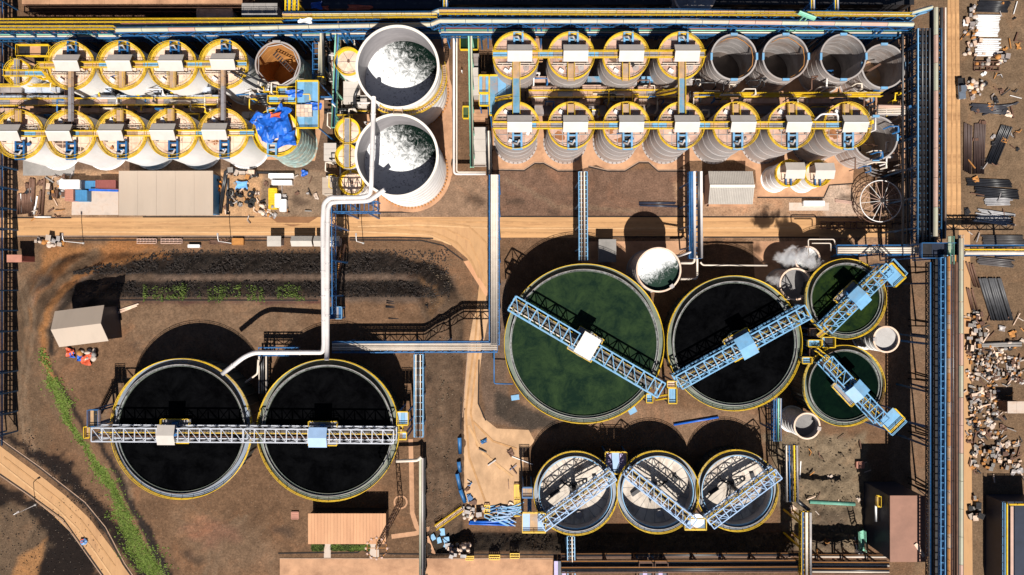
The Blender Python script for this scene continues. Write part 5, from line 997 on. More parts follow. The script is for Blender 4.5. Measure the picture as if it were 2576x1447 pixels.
pipe('black pipe bend between the small skids left of the upper big tank', [(816, 277, 5), (892, 276, 5), (892, 240, 5), (902, 222, 6)], .4, BLACKPIPE); pipe('second black pipe along the skids left of the upper big tank', [(816, 284, 4), (925, 283, 4)], .25, BLACKPIPE); pipe('green grey pipe left of the small tanks', [(840, 180, 6), (842, 280, 6)], .35, M('dark_green_pipe', (.06, .1, .1), .5))
for i in range(6): pipe('black hose in the bundle beside the rusty tank', [(640+i*4, 232+i*6, 12), (676+i*2, 234+i*6, 12)], .3, BLACKPIPE, 'hose', 'black hoses beside the rusty tank')
for i, pts in enumerate(([(580, 180, 15), (660, 225, 14)], [(600, 178, 15), (672, 212, 14)], [(590, 188, 14.5), (650, 222, 13)])): pipe('dark slanting pipe between the last white tank and the rusty tank', pts, .25, BLACKPIPE, 'pipe', 'dark slanting pipes')
pipe('white pipe loop over the seventh lower grey tank', [(2050, 302, 19), (2066, 287, 19), (2108, 287, 19), (2108, 308, 19)], .2, WHITE); pipe('small pale pipe down to the black tank on the platform', [(650, 905, 15), (648, 940, 14), (618, 962, 10)], .22, PALEPIPE)
pipe('thin blue frame pipe left of the green settling tank', [(1243, 880, 7), (1243, 965, 7), (1290, 966, 7)], .16, BLUE); pipe('pale beam link between platform tank and mint pipe line', [(996, 1160, 11), (1050, 1158, 11), (1060, 1150, 11)], .4, PALEPIPE); pipe('mint pipe over the rubble ground to the tall building', [(2036, 1262, 6), (2150, 1268, 6)], .5, M('mint_deck', (.12, .32, .24), .6)); pipe('black slanting pipe from the blue yellow rack', [(2000, 1255, 9), (2036, 1284, 10)], .5, BLACKPIPE)
# access towers by the settling tanks
def tower(label, r, z, zb, deck, railm=YELLOW): return platform(label, r, z, deck, True, True, zb, 'access_tower', railm)
tower('yellow railed landing at the right end of the platform bridges', (1000, 1035, 1028, 1068), 17.5, GP, [PALEBLUE, SKYBLUE]); tower('blue framed stair tower at the left end of the platform bridges', (227, 1030, 254, 1072), 18, GP, [TANDECK, DARK], BLUE); tower('yellow railed deck at the right end under the platform bridge', (990, 1086, 1024, 1104), 16.5, GP, [PALEBLUE, TANDECK]); tower('yellow landing at the left end of the platform bridge', (218, 1072, 232, 1100), 18, GP, [TANDECK])
stair('yellow stair up the left platform tower', (236, 1068), (246, 1036), 10, 17, 9, YELLOW, TANDECK); stair('yellow stair below the right platform landing', (1010, 1092), (1010, 1068), 11, 17, 9, YELLOW, TANDECK)
tower('blue stair deck between green and black tanks, right one', (1679, 976, 1700, 1014), 11, 0, SKYBLUE); tower('blue stair deck between green and black tanks, left one', (1624, 990, 1640, 1012), 11, 0, SKYBLUE); stair('yellow stair between the two blue decks under the green tank', (1645, 1002), (1680, 996), 7, 11, 9, YELLOW, TANDECK); tower('white round topped landing at the meeting of the two big bridges', (1676, 958, 1698, 974), 12, 0, CREAM)
tower('blue deck in the middle between the three right tanks', (2029, 855, 2062, 872), 12, 0, SKYBLUE); tower('blue yellow railed deck right of the middle one', (2064, 848, 2096, 874), 12, 0, [SKYBLUE, DARK, DARK]); tower('blue corner deck at the right rim of the black tank', (2014, 898, 2038, 914), 12, 0, SKYBLUE); tower('white valve stand between the three right tanks', (2032, 826, 2056, 846), 9, 0, [CREAM, PALESTEEL], BROWNSTEEL); tower('dark valve stand below the middle blue deck', (2032, 876, 2060, 896), 9, 0, [DARK, PALESTEEL], BROWNSTEEL)
walkway('yellow railed walkway up to the mossy tank bridge', (2056, 846), (2086, 820), 13, 9, TANDECK); walkway('yellow railed walkway from the middle deck to the dark green tank bridge', (2050, 878), (2088, 908), 13, 9, DARK)
def endtower(label, px, py, rz, z):
    p = P(px, py, z); t = thing('end_tower', label, 'platform', (p.x, p.y, 0), None, rz); q = lambda n, mb, m: part(t, n, mb, m, world=False)
    q('deck', MB().box((0, 0, z), (3.2, 4.6, .12)), SKYBLUE); q('stair_flight', MB().box((2.2, .6, z-1.4), (1.2, 2.6, .1)), TANDECK)
    for i in range(6): q('tread', MB().box((2.2, -.6+i*.45, z-1.2-i*.25), (1.2, .2, .1)), DARK)
    q('handrail', MB().rail((-1.6, -2.3, z), (1.6, -2.3, z), .08).rail((-1.6, 2.3, z), (1.6, 2.3, z), .08).rail((1.6, -2.3, z), (1.6, 2.3, z), .08), YELLOW); q('frame', MB().rail((2.9, -2.2, z-1), (2.9, 2.4, z-1), .09).beam((1.6, -2.3, z), (2.9, -2.2, z), .16).beam((1.6, 2.3, z), (2.9, 2.4, z), .16), SKYBLUE)
    for x in (-1.4, 1.4):
        for y in (-2.1, 2.1): q('leg', MB().beam((x, y, 0), (x, y, z), .28), BLUE)
endtower('blue stair tower at the upper end of the mossy tank bridge', 2243, 692, .75, 15); endtower('blue stair tower at the lower end of the dark green tank bridge', 2240, 1056, -.8, 15)
tower('tall blue stair tower left of the empty white tanks, lower deck', (1314, 1288, 1372, 1337), 9.5, 0, [PALEBLUE, TANDECK, PALEBLUE]); tower('upper landing of the blue stair tower left of the empty tanks', (1314, 1225, 1340, 1250), 9.5, 0, [TANDECK], BLUE); stair('blue stair flight between the two tower decks left of the empty tanks', (1332, 1248), (1332, 1288), 5, 9, 9, SKYBLUE, SKYBLUE); tower('yellow edged deck with white drum between the middle and right empty tanks', (1720, 1302, 1774, 1330), 9, 0, [PALEBLUE, CREAM, PALEBLUE]); tower('pale purple sheeted hopper between the left and middle empty tanks', (1521, 1136, 1576, 1190), 6, 0, [PURPLE, PALEBLUE, PURPLE])
p = P(1754, 1310, 10); t = solo('drum', MB().cyl((p.x, p.y, 9.1), 1.6, .9, 24), WHITE, 'white round drum on the yellow edged deck between empty tanks', 'drum', (p.x, p.y, 9.1))
# ---------------------------------------------------------------- buildings
def flat_roof(label, r, z, roof, wall, zb=0., sheets=0, group=None, ov=0., along='x', slope=0.):
    x0, y0, x1, y1 = r; a = P(x0, y1, z); b = P(x1, y0, z); cx, cy = (a.x+b.x)/2, (a.y+b.y)/2; t = thing('building', label, 'building', (cx, cy, zb), group)
    part(t, 'wall', MB().box((cx, cy, (zb+z-.3)/2), (b.x-a.x-.5-ov, b.y-a.y-.5-ov, z-.3-zb)), wall)
    n = sheets or 1
    for i in range(n):
        if along == 'x': xa, xb, ya, yb = a.x+(b.x-a.x)*i/n, a.x+(b.x-a.x)*(i+1)/n-.03, a.y, b.y
        else: xa, xb, ya, yb = a.x, b.x, a.y+(b.y-a.y)*i/n, a.y+(b.y-a.y)*(i+1)/n-.03
        m = MB(); k = max(1, int((xb-xa)/.38)) if sheets > 6 else 1; vs = []
        for j in range(2*k+1 if k > 1 else 2):
            x = xa+(xb-xa)*j/(2*k if k > 1 else 1); h = .06*(j % 2) if k > 1 else 0; vs += [(x, ya, z+h), (x, yb, z+h+slope)]
        vs += [(v[0], v[1], v[2]-.16) for v in vs]; q = len(vs)//2; fs = []
        for j in range(q//2-1): c = 2*j; fs += [(c, c+2, c+3, c+1), (c+q, c+1+q, c+3+q, c+2+q), (c, c+q, c+2+q, c+2), (c+1, c+3, c+3+q, c+1+q)]
        fs += [(0, 1, 1+q, q), (q-2, 2*q-2, 2*q-1, q-1)]; part(t, 'roof_sheet', m.add(vs, fs), roof)
    return t
def gable(label, r, z, rise, roof, wall, zb=0., rz=0., ridge_off=0., cap=None, ribs=0, roof2=None, cpx=None):
    x0, y0, x1, y1 = r; c = P((x0+x1)/2, (y0+y1)/2, z); w_, d_ = L(x1-x0, z), L(y1-y0, z); t = thing('building', label, 'building', (c.x, c.y, zb), None, rz); q = lambda n, mb, m, **k: part(t, n, mb, m, world=False, **k); hw, hd = w_/2, d_/2; H = z-zb
    m = MB().box((0, 0, (H-.1)/2), (w_-.6, d_-.8, H-.1))
    for sx in (-1, 1): m.add([(sx*(hw-.3), -hd+.4, H-.1), (sx*(hw-.3), hd-.4, H-.1), (sx*(hw-.3), ridge_off, H+rise-.15)], [(0, 1, 2)])
    q('wall', m, wall); n = max(1, ribs)
    for sg in (1, -1):
        for i in range(n):
            xa, xb = -hw+w_*i/n, -hw+w_*(i+1)/n-(.05 if ribs else 0); vs = [(xa, ridge_off, H+rise), (xb, ridge_off, H+rise), (xb, sg*hd, H), (xa, sg*hd, H)]
            if ribs: xm = (xa+xb)/2; vs = [(xa, ridge_off, H+rise), (xm, ridge_off, H+rise+.12), (xb, ridge_off, H+rise), (xb, sg*hd, H), (xm, sg*hd, H+.12), (xa, sg*hd, H)]
            k = len(vs); vs += [(v[0], v[1], v[2]-.15) for v in vs]
            fs = ([(0, 1, 2, 3), (7, 6, 5, 4)] if k == 4 else [(0, 1, 4, 5), (1, 2, 3, 4), (6+5, 6+4, 6+1, 6), (6+4, 6+3, 6+2, 6+1)])+[(j, j+k, (j+1) % k+k, (j+1) % k) for j in range(k)]
            q('roof_sheet', MB().add(vs, fs), roof)
    if cap: q('ridge_cap', MB().beam((-hw, ridge_off, H+rise+.1), (hw, ridge_off, H+rise+.1), .7, .06), cap)
    return t
t = flat_roof('flat beige workshop roof beside the main road at left', (299, 430, 536, 542), 5.2, BEIGE, CBLUE, 0, 5, ov=.6)
gable('beige gabled shed standing askew at the left end of the platform', (143, 775, 268, 866), 13.2, 2.2, BEIGE, NAVY, GP, .125)
flat_roof('orange ribbed roof building below the right black tank', (775, 1292, 971, 1369), 12.0, ORANGEROOF, DARK, GP, 24)
gable('grey ribbed roof shed with pale ridge right of the white pipes', (1782, 431, 1894, 514), 4.5, 1.3, SHEDROOF, PKT, 0, 0, .2, HOODW, 26)
flat_roof('pink apron roof strip below the ribbed grey shed', (1783, 513, 1891, 520), 2.6, CONC, PKT)
t = flat_roof('tall building with pink brown flat roof at the bottom right', (2239, 1247, 2329, 1414), 12.5, PINKROOF, NAVY, 0, 1)
p = P(2314, 1384, 12.7); part(t, 'roof_ladder', MB().box((p.x, p.y, 12.7), (.8, 3.6, .12), .62), CREAM)
t = thing('louvre_canopy', 'white louvred canopy on the right of the pink roofed building', 'canopy', P(2341, 1330, 0)); a = P(2337, 1256, 9)
for i in range(24): q = P(2336, 1258+i*6, 12); part(t, 'louvre', MB().box((q.x-.3, q.y, 12), (1.0, .42, .08)), WHITE)
part(t, 'frame', MB().beam(P(2332, 1254, 11.9), P(2332, 1402, 11.9), .15), DARK)
p = P(2204, 1290, 7); solo('vent_pipe', MB().tube([P(2204, 1272, 7), P(2204, 1312, 7)], .3, 8).cyl(P(2204, 1312, 5), .4, 2, 10), WHITE, 'white vent pipe along the dark side wall of the pink roofed building', 'pipe', p)
platform('small yellow landing on the dark side wall of the pink roofed building', (2202, 1246, 2211, 1272), 8, TANDECK, legs=False)
t = gable('plain grey hut half in the shadow left of the foam tank', (1506, 602, 1550, 660), 4.0, .3, GREYCONC, GREYCONC)
t = flat_roof('pink cabin at the left edge below the main road', (17, 641, 55, 660), 5, SALMON, MAROON, 0, 1)
for i, (r, lab) in enumerate((((672, 594, 707, 620), 'grey shelter by the road with brown rust spots on top, left of three'), ((733, 594, 786, 620), 'long grey double roof shelter by the road, middle of three'), ((790, 594, 855, 620), 'grey double roof shelter by the road under the white pipes'))):
    gable(lab, r, 3.2, .9 if i else .1, SHEDROOF, GYT)
def container(label, r, mat, z=2.6, zb=0., name='shipping_container', cat='container'):
    x0, y0, x1, y1 = r; a = P(x0, y1, zb+z); b = P(x1, y0, zb+z); cx, cy = (a.x+b.x)/2, (a.y+b.y)/2; t = thing(name, label, cat, (cx, cy, zb)); sx, sy = b.x-a.x, b.y-a.y
    part(t, 'body', MB().box((cx, cy, zb+z/2), (sx, sy, z)), mat); m = MB(); n = max(4, int(max(sx, sy)/.4))
    for i in range(n):
        if sx > sy: m.box((a.x+sx*(i+.5)/n, cy, zb+z+.03), (.12, sy*.94, .06))
        else: m.box((cx, a.y+sy*(i+.5)/n, zb+z+.03), (sx*.94, .12, .06))
    part(t, 'roof_ribs', m, mat); f = MB()
    for x in (a.x, b.x): f.beam((x, a.y, zb+z), (x, b.y, zb+z), .14)
    for y in (a.y, b.y): f.beam((a.x, y, zb+z), (b.x, y, zb+z), .14)
    part(t, 'edge_frame', f, mat); e = a.x-.02 if x0 < 1288 else b.x+.02; part(t, 'door', MB().box((b.x+.03, cy, zb+z*.5), (.06, sy*.9, z*.9)), mat); return t
container('white container left of the blue and maroon ones', (150, 453, 200, 475), WHITE); container('maroon container against the beige workshop', (241, 454, 291, 474), MAROON); container('blue container between the white and maroon ones', (215, 456, 241, 474), CBLUE, 2.2); container('salmon container below the white one', (164, 477, 184, 505), SALMON); container('dark blue open box with brown planks below the white container', (185, 479, 219, 506), CBLUE, 1.8)
container('dark block filling the gap at the end of the white container', (200, 454, 214, 475), NAVY, 2.0); container('pink steel box beyond the bank at the lower pond', (745-12, 1290-2, 751, 1306), SALMON, .3, GP, 'pallet_box', 'box')  # navy block added to fill the dark gap by the white container
solo('valance', MB().beam(P(224, 478, 3), P(298, 480, 3), .5, .2), TARP, 'blue strip awning edge above the pale depot slab', 'awning', P(260, 479, 0))
solo('tarp_sheet', cloth(MB(), *P(608, 466, .9), 2.8, 1.9, .12, 6), M('light_blue_tarp', (.14, .36, .68), .4), 'small light blue sheet over goods in the scrap yard', 'tarp', P(608, 466, 0))
# top edge buildings
flat_roof('long tan roof at the top left corner', (55, -40, 610, 11), 8, CONC, BROWNSTEEL, 0, 8); flat_roof('grey flat roof at the top edge left of the yellow pipes', (608, 8, 698, 42), 10, GREYCONC, GYT, 0, 3); flat_roof('dark roofed hall along the top edge behind the conveyors', (760, -40, 1110, 22), 6, NAVY, DARK, 0, 6); flat_roof('dark roofed hall along the top edge right of centre', (1130, -40, 2300, 12), 6, DARK, DARK, 0, 12)
rack('brown scaffold lattice below the tan roof at top left', (60, 22), (608, 22), 4, 16, [], BROWNSTEEL, 2.5, 34, 6)
t = liq_tank('dome_tank', 'pale round tank peeking out behind the brown scaffold at top left', 540, 34, 44, 5, 4.9, CREAM, CREAM); liq_tank('dome_tank', 'grey round tank at the top edge right of centre', 1748, -14, 52, 9, 8.9, GALV, GALV)
solo('red_awning', cloth(MB(), *P(905, 19, 6.6), 5.6, 1.2, .15, 8), REDTARP, 'red cloth strip on the dark top edge hall, right one', 'cloth', P(905, 19, 6)); solo('red_awning', cloth(MB(), *P(818, 20, 6.6), 1.6, .9, .15, 6), REDTARP, 'small red cloth on the dark top edge hall, left one', 'cloth', P(818, 20, 6)); solo('tarp_sheet', cloth(MB(), *P(796, 14, 6.7), 2.6, 1.6, .2, 6), TARP, 'dark blue tarp on the top edge hall', 'tarp', P(796, 14, 6))
solo('white_sheet', cloth(MB(), *P(768, 52, 17.2), 3.0, 1.1, .3, 7), WHITE, 'white torn sheet caught on the top walkway', 'sheet', P(768, 52, 17)); solo('cloth_pile', cloth(MB(), *P(886, 102, 1), 3.0, 1.6, .5, 7), REDTARP, 'red and orange cloth heap above the cream topped tank', 'cloth', P(886, 102, 0)); solo('tarp_sheet', cloth(MB(), *P(900, 99, 1), 1.2, 1.2, .4, 6), TARP, 'small blue tarp beside the red cloth heap', 'tarp', P(900, 99, 0))
# bottom right corner frame building
t = thing('framed_building', 'dark building with blue and yellow edges at the bottom right corner', 'building', P(2550, 1380, 0)); z = 6
a, b = P(2520, 1262, z), P(2620, 1500, z); cx, cy = (a.x+b.x)/2, (a.y+b.y)/2
part(t, 'wall', MB().box((cx, cy, z/2), (b.x-a.x, a.y-b.y, z)), NAVY); part(t, 'roof', MB().box((cx+1.5, cy, z+.1), (b.x-a.x-3, a.y-b.y-1, .2)), NAVY); part(t, 'edge_rail', MB().rail((a.x, a.y, z), (a.x, b.y, z), .1).beam((a.x+.2, a.y, z), (a.x+.2, b.y, z), .3), SKYBLUE); part(t, 'edge_rail', MB().rail((a.x+1, a.y-.4, z+.2), (b.x, a.y-.4, z+.2), .12).beam((a.x+1.1, a.y, z+.2), (a.x+1.1, b.y, z+.2), .3), YELLOW); part(t, 'gutter', MB().beam((a.x+2.1, a.y-1, z+.4), (a.x+2.1, b.y, z+.4), .7, .3), PINKCONV)
flat_roof('tan roof box at the right edge among the scrap', (2535, 1010, 2580, 1040), 4, CONCG, BROWNSTEEL, 0, 2)
# ring frame being assembled
C0 = P(2216, 506, 4); t = thing('spoked_ring', 'white spoked ring frame being assembled at the end of the road', 'frame', (C0.x, C0.y, 0)); R = L(52, 4)
pts = [(C0.x+R*math.cos(2*PI*i/48), C0.y+R*math.sin(2*PI*i/48), 4) for i in range(48)]; part(t, 'ring', MB().tube(pts, .12, 6, True), WHITE)
for i in range(18):
    a = 2*PI*i/18+.1; part(t, 'spoke', MB().beam((C0.x+.5*math.cos(a), C0.y+.5*math.sin(a), 4.6), (C0.x+R*math.cos(a), C0.y+R*math.sin(a), 4), .09), PINKCONV if i % 3 else WHITE)
    part(t, 'post', MB().beam((C0.x+R*math.cos(a), C0.y+R*math.sin(a), 0), (C0.x+R*math.cos(a), C0.y+R*math.sin(a), 4), .12), BROWNSTEEL)
for rr, z in ((R*1.04, 2.2), (R*1.03, .8)): part(t, 'scaffold_ring', MB().tube([(C0.x+rr*math.cos(2*PI*i/24), C0.y+rr*math.sin(2*PI*i/24), z) for i in range(24)], .1, 4, True), BROWNSTEEL)
part(t, 'hub', MB().cyl((C0.x, C0.y, 0), .5, 5, 12), DARK)
for i, (y, n) in enumerate(((470, 2), (466, 2), (462, 2))):
    p = P(2246, 428-i*9, 1+i*.8); m = MB().lathe([(7.0, 0), (7.0, 1.2)], (p.x-2, p.y+5, .3+i*.6), 16, -2.3, -.9); solo('curved_plate', m, GALV, 'curved steel tank plate leaning in the row above the ring frame', 'plate', (p.x, p.y, 0), 'curved plates')
rack('brown lattice trestle frame lying by the road under the ring frame', (2066, 566), (2246, 566), 1.5, 16, [], BROWNSTEEL, 1.2, 12, 3)
# lattice floodlight mast, street lamps
b0 = G(1008, 1263); t = thing('lighting_mast', 'tall brown lattice floodlight mast beside the orange roof', 'mast', b0); HM = 29.5
for k in range(10):
    m = MB(); z0, z1 = HM*k/10, HM*(k+1)/10; r0, r1 = .75-.035*k, .75-.035*(k+1)
    for i in range(4):
        a = PI/4+i*PI/2; c = a+PI/2; p = (r0*math.cos(a), r0*math.sin(a), z0); q = (r1*math.cos(a), r1*math.sin(a), z1); q2 = (r1*math.cos(c), r1*math.sin(c), z1); m.beam(p, q, .12).beam(p, q2, .08).beam(q, q2, .08)
    part(t, 'mast_section', m, BROWNSTEEL, world=False)
part(t, 'lamp_ring', MB().tube([(2.0*math.cos(2*PI*i/20), 2.0*math.sin(2*PI*i/20), HM) for i in range(20)], .1, 5, True).beam((-2, 0, HM), (2, 0, HM), .1).beam((0, -2, HM), (0, 2, HM), .1), RUST, world=False)
for i in range(12): a = 2*PI*i/12; part(t, 'floodlight', MB().box((2.1*math.cos(a), 2.1*math.sin(a), HM+.2), (.3, .42, .35), a).beam((1.6*math.cos(a), 1.6*math.sin(a), HM), (2.5*math.cos(a), 2.5*math.sin(a), HM), .06), random.choice((PINKCONV, BROWNSTEEL, PINKCONV)), world=False)
part(t, 'footing', MB().ring((0, 0, 0), 1.3, 1.7, 0, .12, 24), CONC, world=False)
for px, py, dx, dy, lab in ((210, 612, 0, 1.2, 'thin street lamp by the main road near the rubbish heap'), (582, 612, 0, 1.2, 'thin street lamp by the main road near the rusty scrap'), (914, 612, 0, 1.2, 'thin street lamp by the main road right of the white pipes'), (89, 1270, 1.1, .6, 'thin white street lamp on the hillside road')):
    b0 = G(px, py); t = thing('street_lamp', lab, 'street lamp', b0, 'street lamps'); part(t, 'pole', MB().tube([(0, 0, 0), (0, 0, 7.6), (dx*.5, dy*.5, 8.0), (dx, dy, 8.1)], .09, 6), WHITE, world=False); part(t, 'lamp_head', MB().box((dx*1.3, dy*1.3, 8.1), (.4, .7, .16), math.atan2(dy, dx)-PI/2), PALESTEEL, world=False); part(t, 'base_plate', MB().box((0, 0, .06), (.5, .5, .12)), GREYCONC, world=False)
# pickup on the right, people, motorcycle-sized bundle
p = P(2413, 228, 0); t = thing('pickup_truck', 'dark slate pickup parked beside the upper right road', 'truck', p, None, R_(-86)); q = lambda n, mb, m, par=t: part(par, n, mb, m, world=False)
q('body', MB().box((1.6, 0, .75), (1.5, 1.8, .6)).box((-.1, 0, .7), (1.9, 1.8, .7)), CARBODY); q('cab_roof', MB().box((-.1, 0, 1.45), (1.7, 1.6, .8), 0, .82), CARBODY); q('windscreen', MB().add([(.75, -.7, 1.1), (.75, .7, 1.1), (.56, .6, 1.8), (.56, -.6, 1.8)], [(0, 1, 2, 3)]), GLASS)
bd = MB().box((-1.9, 0, .62), (1.8, 1.7, .1)); 
for y in (-.85, .85): bd.box((-1.9, y, .9), (1.8, .1, .55))
bd.box((-2.8, 0, .9), (.1, 1.8, .55)); q('cargo_bed', bd, DARK); q('bonnet', MB().box((1.6, 0, 1.08), (1.3, 1.6, .1), 0, .95), CARBODY)
for x in (1.5, -1.8):
    for y in (-.85, .85): w_ = MB().tube([(x, y-.12, .38), (x, y+.12, .38)], .38, 14); q('wheel', w_, RUBBER)
for y in (-.6, .6): q('headlight', MB().box((2.36, y, .8), (.06, .35, .18)), LAMP)
def person(label, pos, rz, shirt, helmet, group=None):
    t = thing('person', label, 'person', pos, group, rz); me = bpy.data.meshes.new('body')
    V = [(0, 0, .95), (0, 0, 1.2), (0, .01, 1.45), (0, .02, 1.56), (0, .03, 1.68), (.11, 0, .88), (.12, .06, .48), (.13, .12, .06), (.13, .24, .04), (-.11, 0, .88), (-.12, -.04, .48), (-.13, -.14, .08), (-.13, -.02, .04), (.2, 0, 1.42), (.26, .02, 1.14), (.25, .16, .92), (-.2, 0, 1.42), (-.27, .0, 1.14), (-.26, .12, .9)]
    E = [(0, 1), (1, 2), (2, 3), (3, 4), (0, 5), (5, 6), (6, 7), (7, 8), (0, 9), (9, 10), (10, 11), (11, 12), (2, 13), (13, 14), (14, 15), (2, 16), (16, 17), (17, 18)]
    RR = [.15, .16, .15, .06, .1, .1, .07, .05, .04, .1, .07, .05, .04, .07, .05, .04, .07, .05, .04]
    me.from_pydata(V, E, []); me.update(); o = bpy.data.objects.new('body', me); COL.objects.link(o); o.parent = t; o.modifiers.new('skin', 'SKIN'); me.materials.append(shirt)
    if not me.skin_vertices: me.attributes  # layer is added with the modifier below
    if me.skin_vertices:
        for i, r in enumerate(RR): me.skin_vertices[0].data[i].radius = (r, r)
        me.skin_vertices[0].data[0].use_root = True
    sb = o.modifiers.new('smooth', 'SUBSURF'); sb.levels = 1; sb.render_levels = 1
    part(t, 'helmet', MB().lathe([(.17, 0), (.16, .08), (.1, .16), (0, .18)], (0, .03, 1.68), 14), helmet, world=False)
for i, (px, py) in enumerate(((1802, 1393), (1808, 1394))): person('person in blue and white helmet at the bank foot, %s of the pair' % ('left' if i == 0 else 'right'), G(px, py), .4*i, WORKB, WHITE, 'pair of workers on the bank')
person('person in pale clothes on the path left of the grey tanks', P(1163, 183, .1), 1.2, WHITE, WHITE)
p = G(213, 1362); m = MB(); cloth(m, p.x, p.y, p.z+.7, 1.6, 1.3, .25, 7, .4, .7); solo('bundle', m, M('pale_blue_cloth', (.16, .32, .62), .5), 'blue sheeted bundle on the edge of the hillside road', 'bundle', p); p2 = G(209, 1359); solo('bundle', cloth(MB(), p2.x, p2.y, p2.z+.6, .9, .9, .2, 6), REDTARP, 'small red bundle leaning on the blue one on the hillside road', 'bundle', p2)
# steam
def steam(label, px, py, z, r, ang, dens):
    c = P(px, py, z); n, k = 20, 12; vs = []; mb = MB(); rx, ry, rz = r
    for i in range(1, k):
        for j in range(n):
            a, b = PI*i/k, 2*PI*j/n; vs.append((rx*math.sin(a)*math.cos(b), ry*math.sin(a)*math.sin(b), rz*math.cos(a)))
    vs += [(0, 0, rz), (0, 0, -rz)]; t_ = len(vs)-2
    fs = [(i*n+j, (i+1)*n+j, (i+1)*n+(j+1) % n, i*n+(j+1) % n) for i in range(k-2) for j in range(n)]+[(t_, j, (j+1) % n) for j in range(n)]+[(t_+1, (k-2)*n+(j+1) % n, (k-2)*n+j) for j in range(n)]
    mb.add(vs, fs, True); m = bpy.data.materials.new('steam'); m.use_nodes = True; nn = m.node_tree.nodes; l = m.node_tree.links; nn.remove(nn['Principled BSDF']); v = nn.new('ShaderNodeVolumePrincipled'); v.inputs['Color'].default_value = (.98, .98, .99, 1); v.inputs['Anisotropy'].default_value = .2
    tc = nn.new('ShaderNodeTexCoord'); mp = nn.new('ShaderNodeMapping'); mp.inputs['Scale'].default_value = (1/rx, 1/ry, 1/rz); l.new(tc.outputs['Object'], mp.inputs[0])
    ln = nn.new('ShaderNodeVectorMath'); ln.operation = 'LENGTH'; l.new(mp.outputs[0], ln.inputs[0])
    no = nn.new('ShaderNodeTexNoise'); no.inputs['Scale'].default_value = .42; no.inputs['Detail'].default_value = 6; no.inputs['Roughness'].default_value = .6; no.inputs['Distortion'].default_value = .6; l.new(tc.outputs['Object'], no.inputs['Vector'])
    sb = nn.new('ShaderNodeMath'); sb.operation = 'MULTIPLY_ADD'; l.new(ln.outputs['Value'], sb.inputs[0]); sb.inputs[1].default_value = -.42; l.new(no.outputs['Fac'], sb.inputs[2])
    rr = nn.new('ShaderNodeMapRange'); rr.inputs['From Min'].default_value = .22; rr.inputs['From Max'].default_value = .46; rr.inputs['To Max'].default_value = dens*2; l.new(sb.outputs[0], rr.inputs[0]); l.new(rr.outputs[0], v.inputs['Density']); l.new(v.outputs[0], nn['Material Output'].inputs['Volume'])
    o = bpy.data.objects.new('steam', mb.mesh('steam', m)); COL.objects.link(o); o.location = c; o.rotation_euler = (0, 0, ang); tag(o, label, 'steam', None, 'stuff')
steam('white steam drifting left off the small steaming tank', 1986, 646, 13.5, (4.6, 3.0, 2.6), .35, 1.6)
steam('white steam rising from the small steaming tank', 2036, 654, 12.6, (3.4, 2.8, 2.6), .1, 1.3)
steam('faint steam left of the grey slurry tank', 1952, 704, 11, (3.0, 2.2, 2.0), .1, .5)
# ---------------------------------------------------------------- loose goods
def pile(label, cat, group, pts, r, mat, name='steel_pipe', z=0.): # pipes given as end pixel pairs on the ground
    for (a, b) in pts:
        A, B = G(*a), G(*b); A.z += r+z; B.z += r+z; solo(name, MB().tube([A, B], r, 8), mat, label, cat, (A.x, A.y, A.z-r), group)
def fan(x0, y0, x1, y1, n, dx, dy, jit=3): return [((x0+dx*i+random.uniform(-jit, jit), y0+dy*i+random.uniform(-.4, .4)), (x1+dx*i+random.uniform(-jit, jit), y1+dy*i+random.uniform(-.4, .4))) for i in range(n)]
pile('long dark blue pipe in the small pile on the brown ground below the grey tanks', 'pipe', 'dark pipes below the grey tanks', [((1607, 509), (1700, 510)), ((1607, 512), (1698, 513)), ((1607, 516), (1706, 519)), ((1610, 518), (1707, 521))], .14, M('dark_blue_pipe', (.03, .035, .06), .35))
pile('long dark rod lying on the platform near the bank', 'rod', 'dark rods on the platform', [((972, 757), (1077, 768)), ((972, 762), (1077, 770)), ((970, 770), (1077, 774)), ((970, 773), (1078, 777)), ((977, 801), (1080, 805))], .13, BLACKPIPE)
pile('pale beam lying by the askew shed', 'beam', 'pale beams by the askew shed', [((296, 789), (346, 769)), ((298, 786), (348, 765)), ((301, 780), (350, 764))], .18, CREAM)
pile('brown steel beam in the row left of the containers', 'beam', 'steel beams left of the containers', fan(48, 490, 48, 540, 8, 5, -.5, 2)+[((78, 450), (76, 545)), ((84, 450), (82, 545)), ((88, 452), (86, 520)), ((114, 450), (108, 543)), ((104, 480), (100, 540))], .28, BROWNSTEEL)
pile('white steel beam in the row left of the containers', 'beam', 'white beams left of the containers', [((53, 488), (52, 535)), ((58, 494), (57, 535)), ((95, 494), (88, 540)), ((88, 546), (130, 546)), ((90, 520), (86, 540))], .2, WHITE)
pile('black pipe laid beside the scrap yard wall', 'pipe', 'black pipes around the scrap yard', [((572, 430), (556, 538)), ((568, 432), (552, 535)), ((575, 452), (573, 540)), ((572, 428), (642, 430)), ((575, 433), (700, 436))], .32, BLACKPIPE)
pile('black steel pipe in the stack by the upper right corner', 'pipe', 'black stack at the upper right corner', fan(2462, 3, 2540, 6, 9, -1, 3.2), .18, BLACKPIPE)
pile('white plastic pipe in the broad bundle at the upper right', 'pipe', 'white pipes at the upper right', fan(2455, 40, 2512, 41, 13, -.4, 4.2, 3)+fan(2452, 100, 2512, 100, 9, 0, 5, 4), .25, WHITE)
pile('black steel pipe in the long pile at the middle right edge', 'pipe', 'long black pile at right edge', fan(2440, 262, 2530, 268, 7, 1, 3.2, 5)+[((2440, 275), (2556, 262)), ((2470, 290), (2560, 258))], .22, M('slate_pipe', (.05, .05, .06), .4))
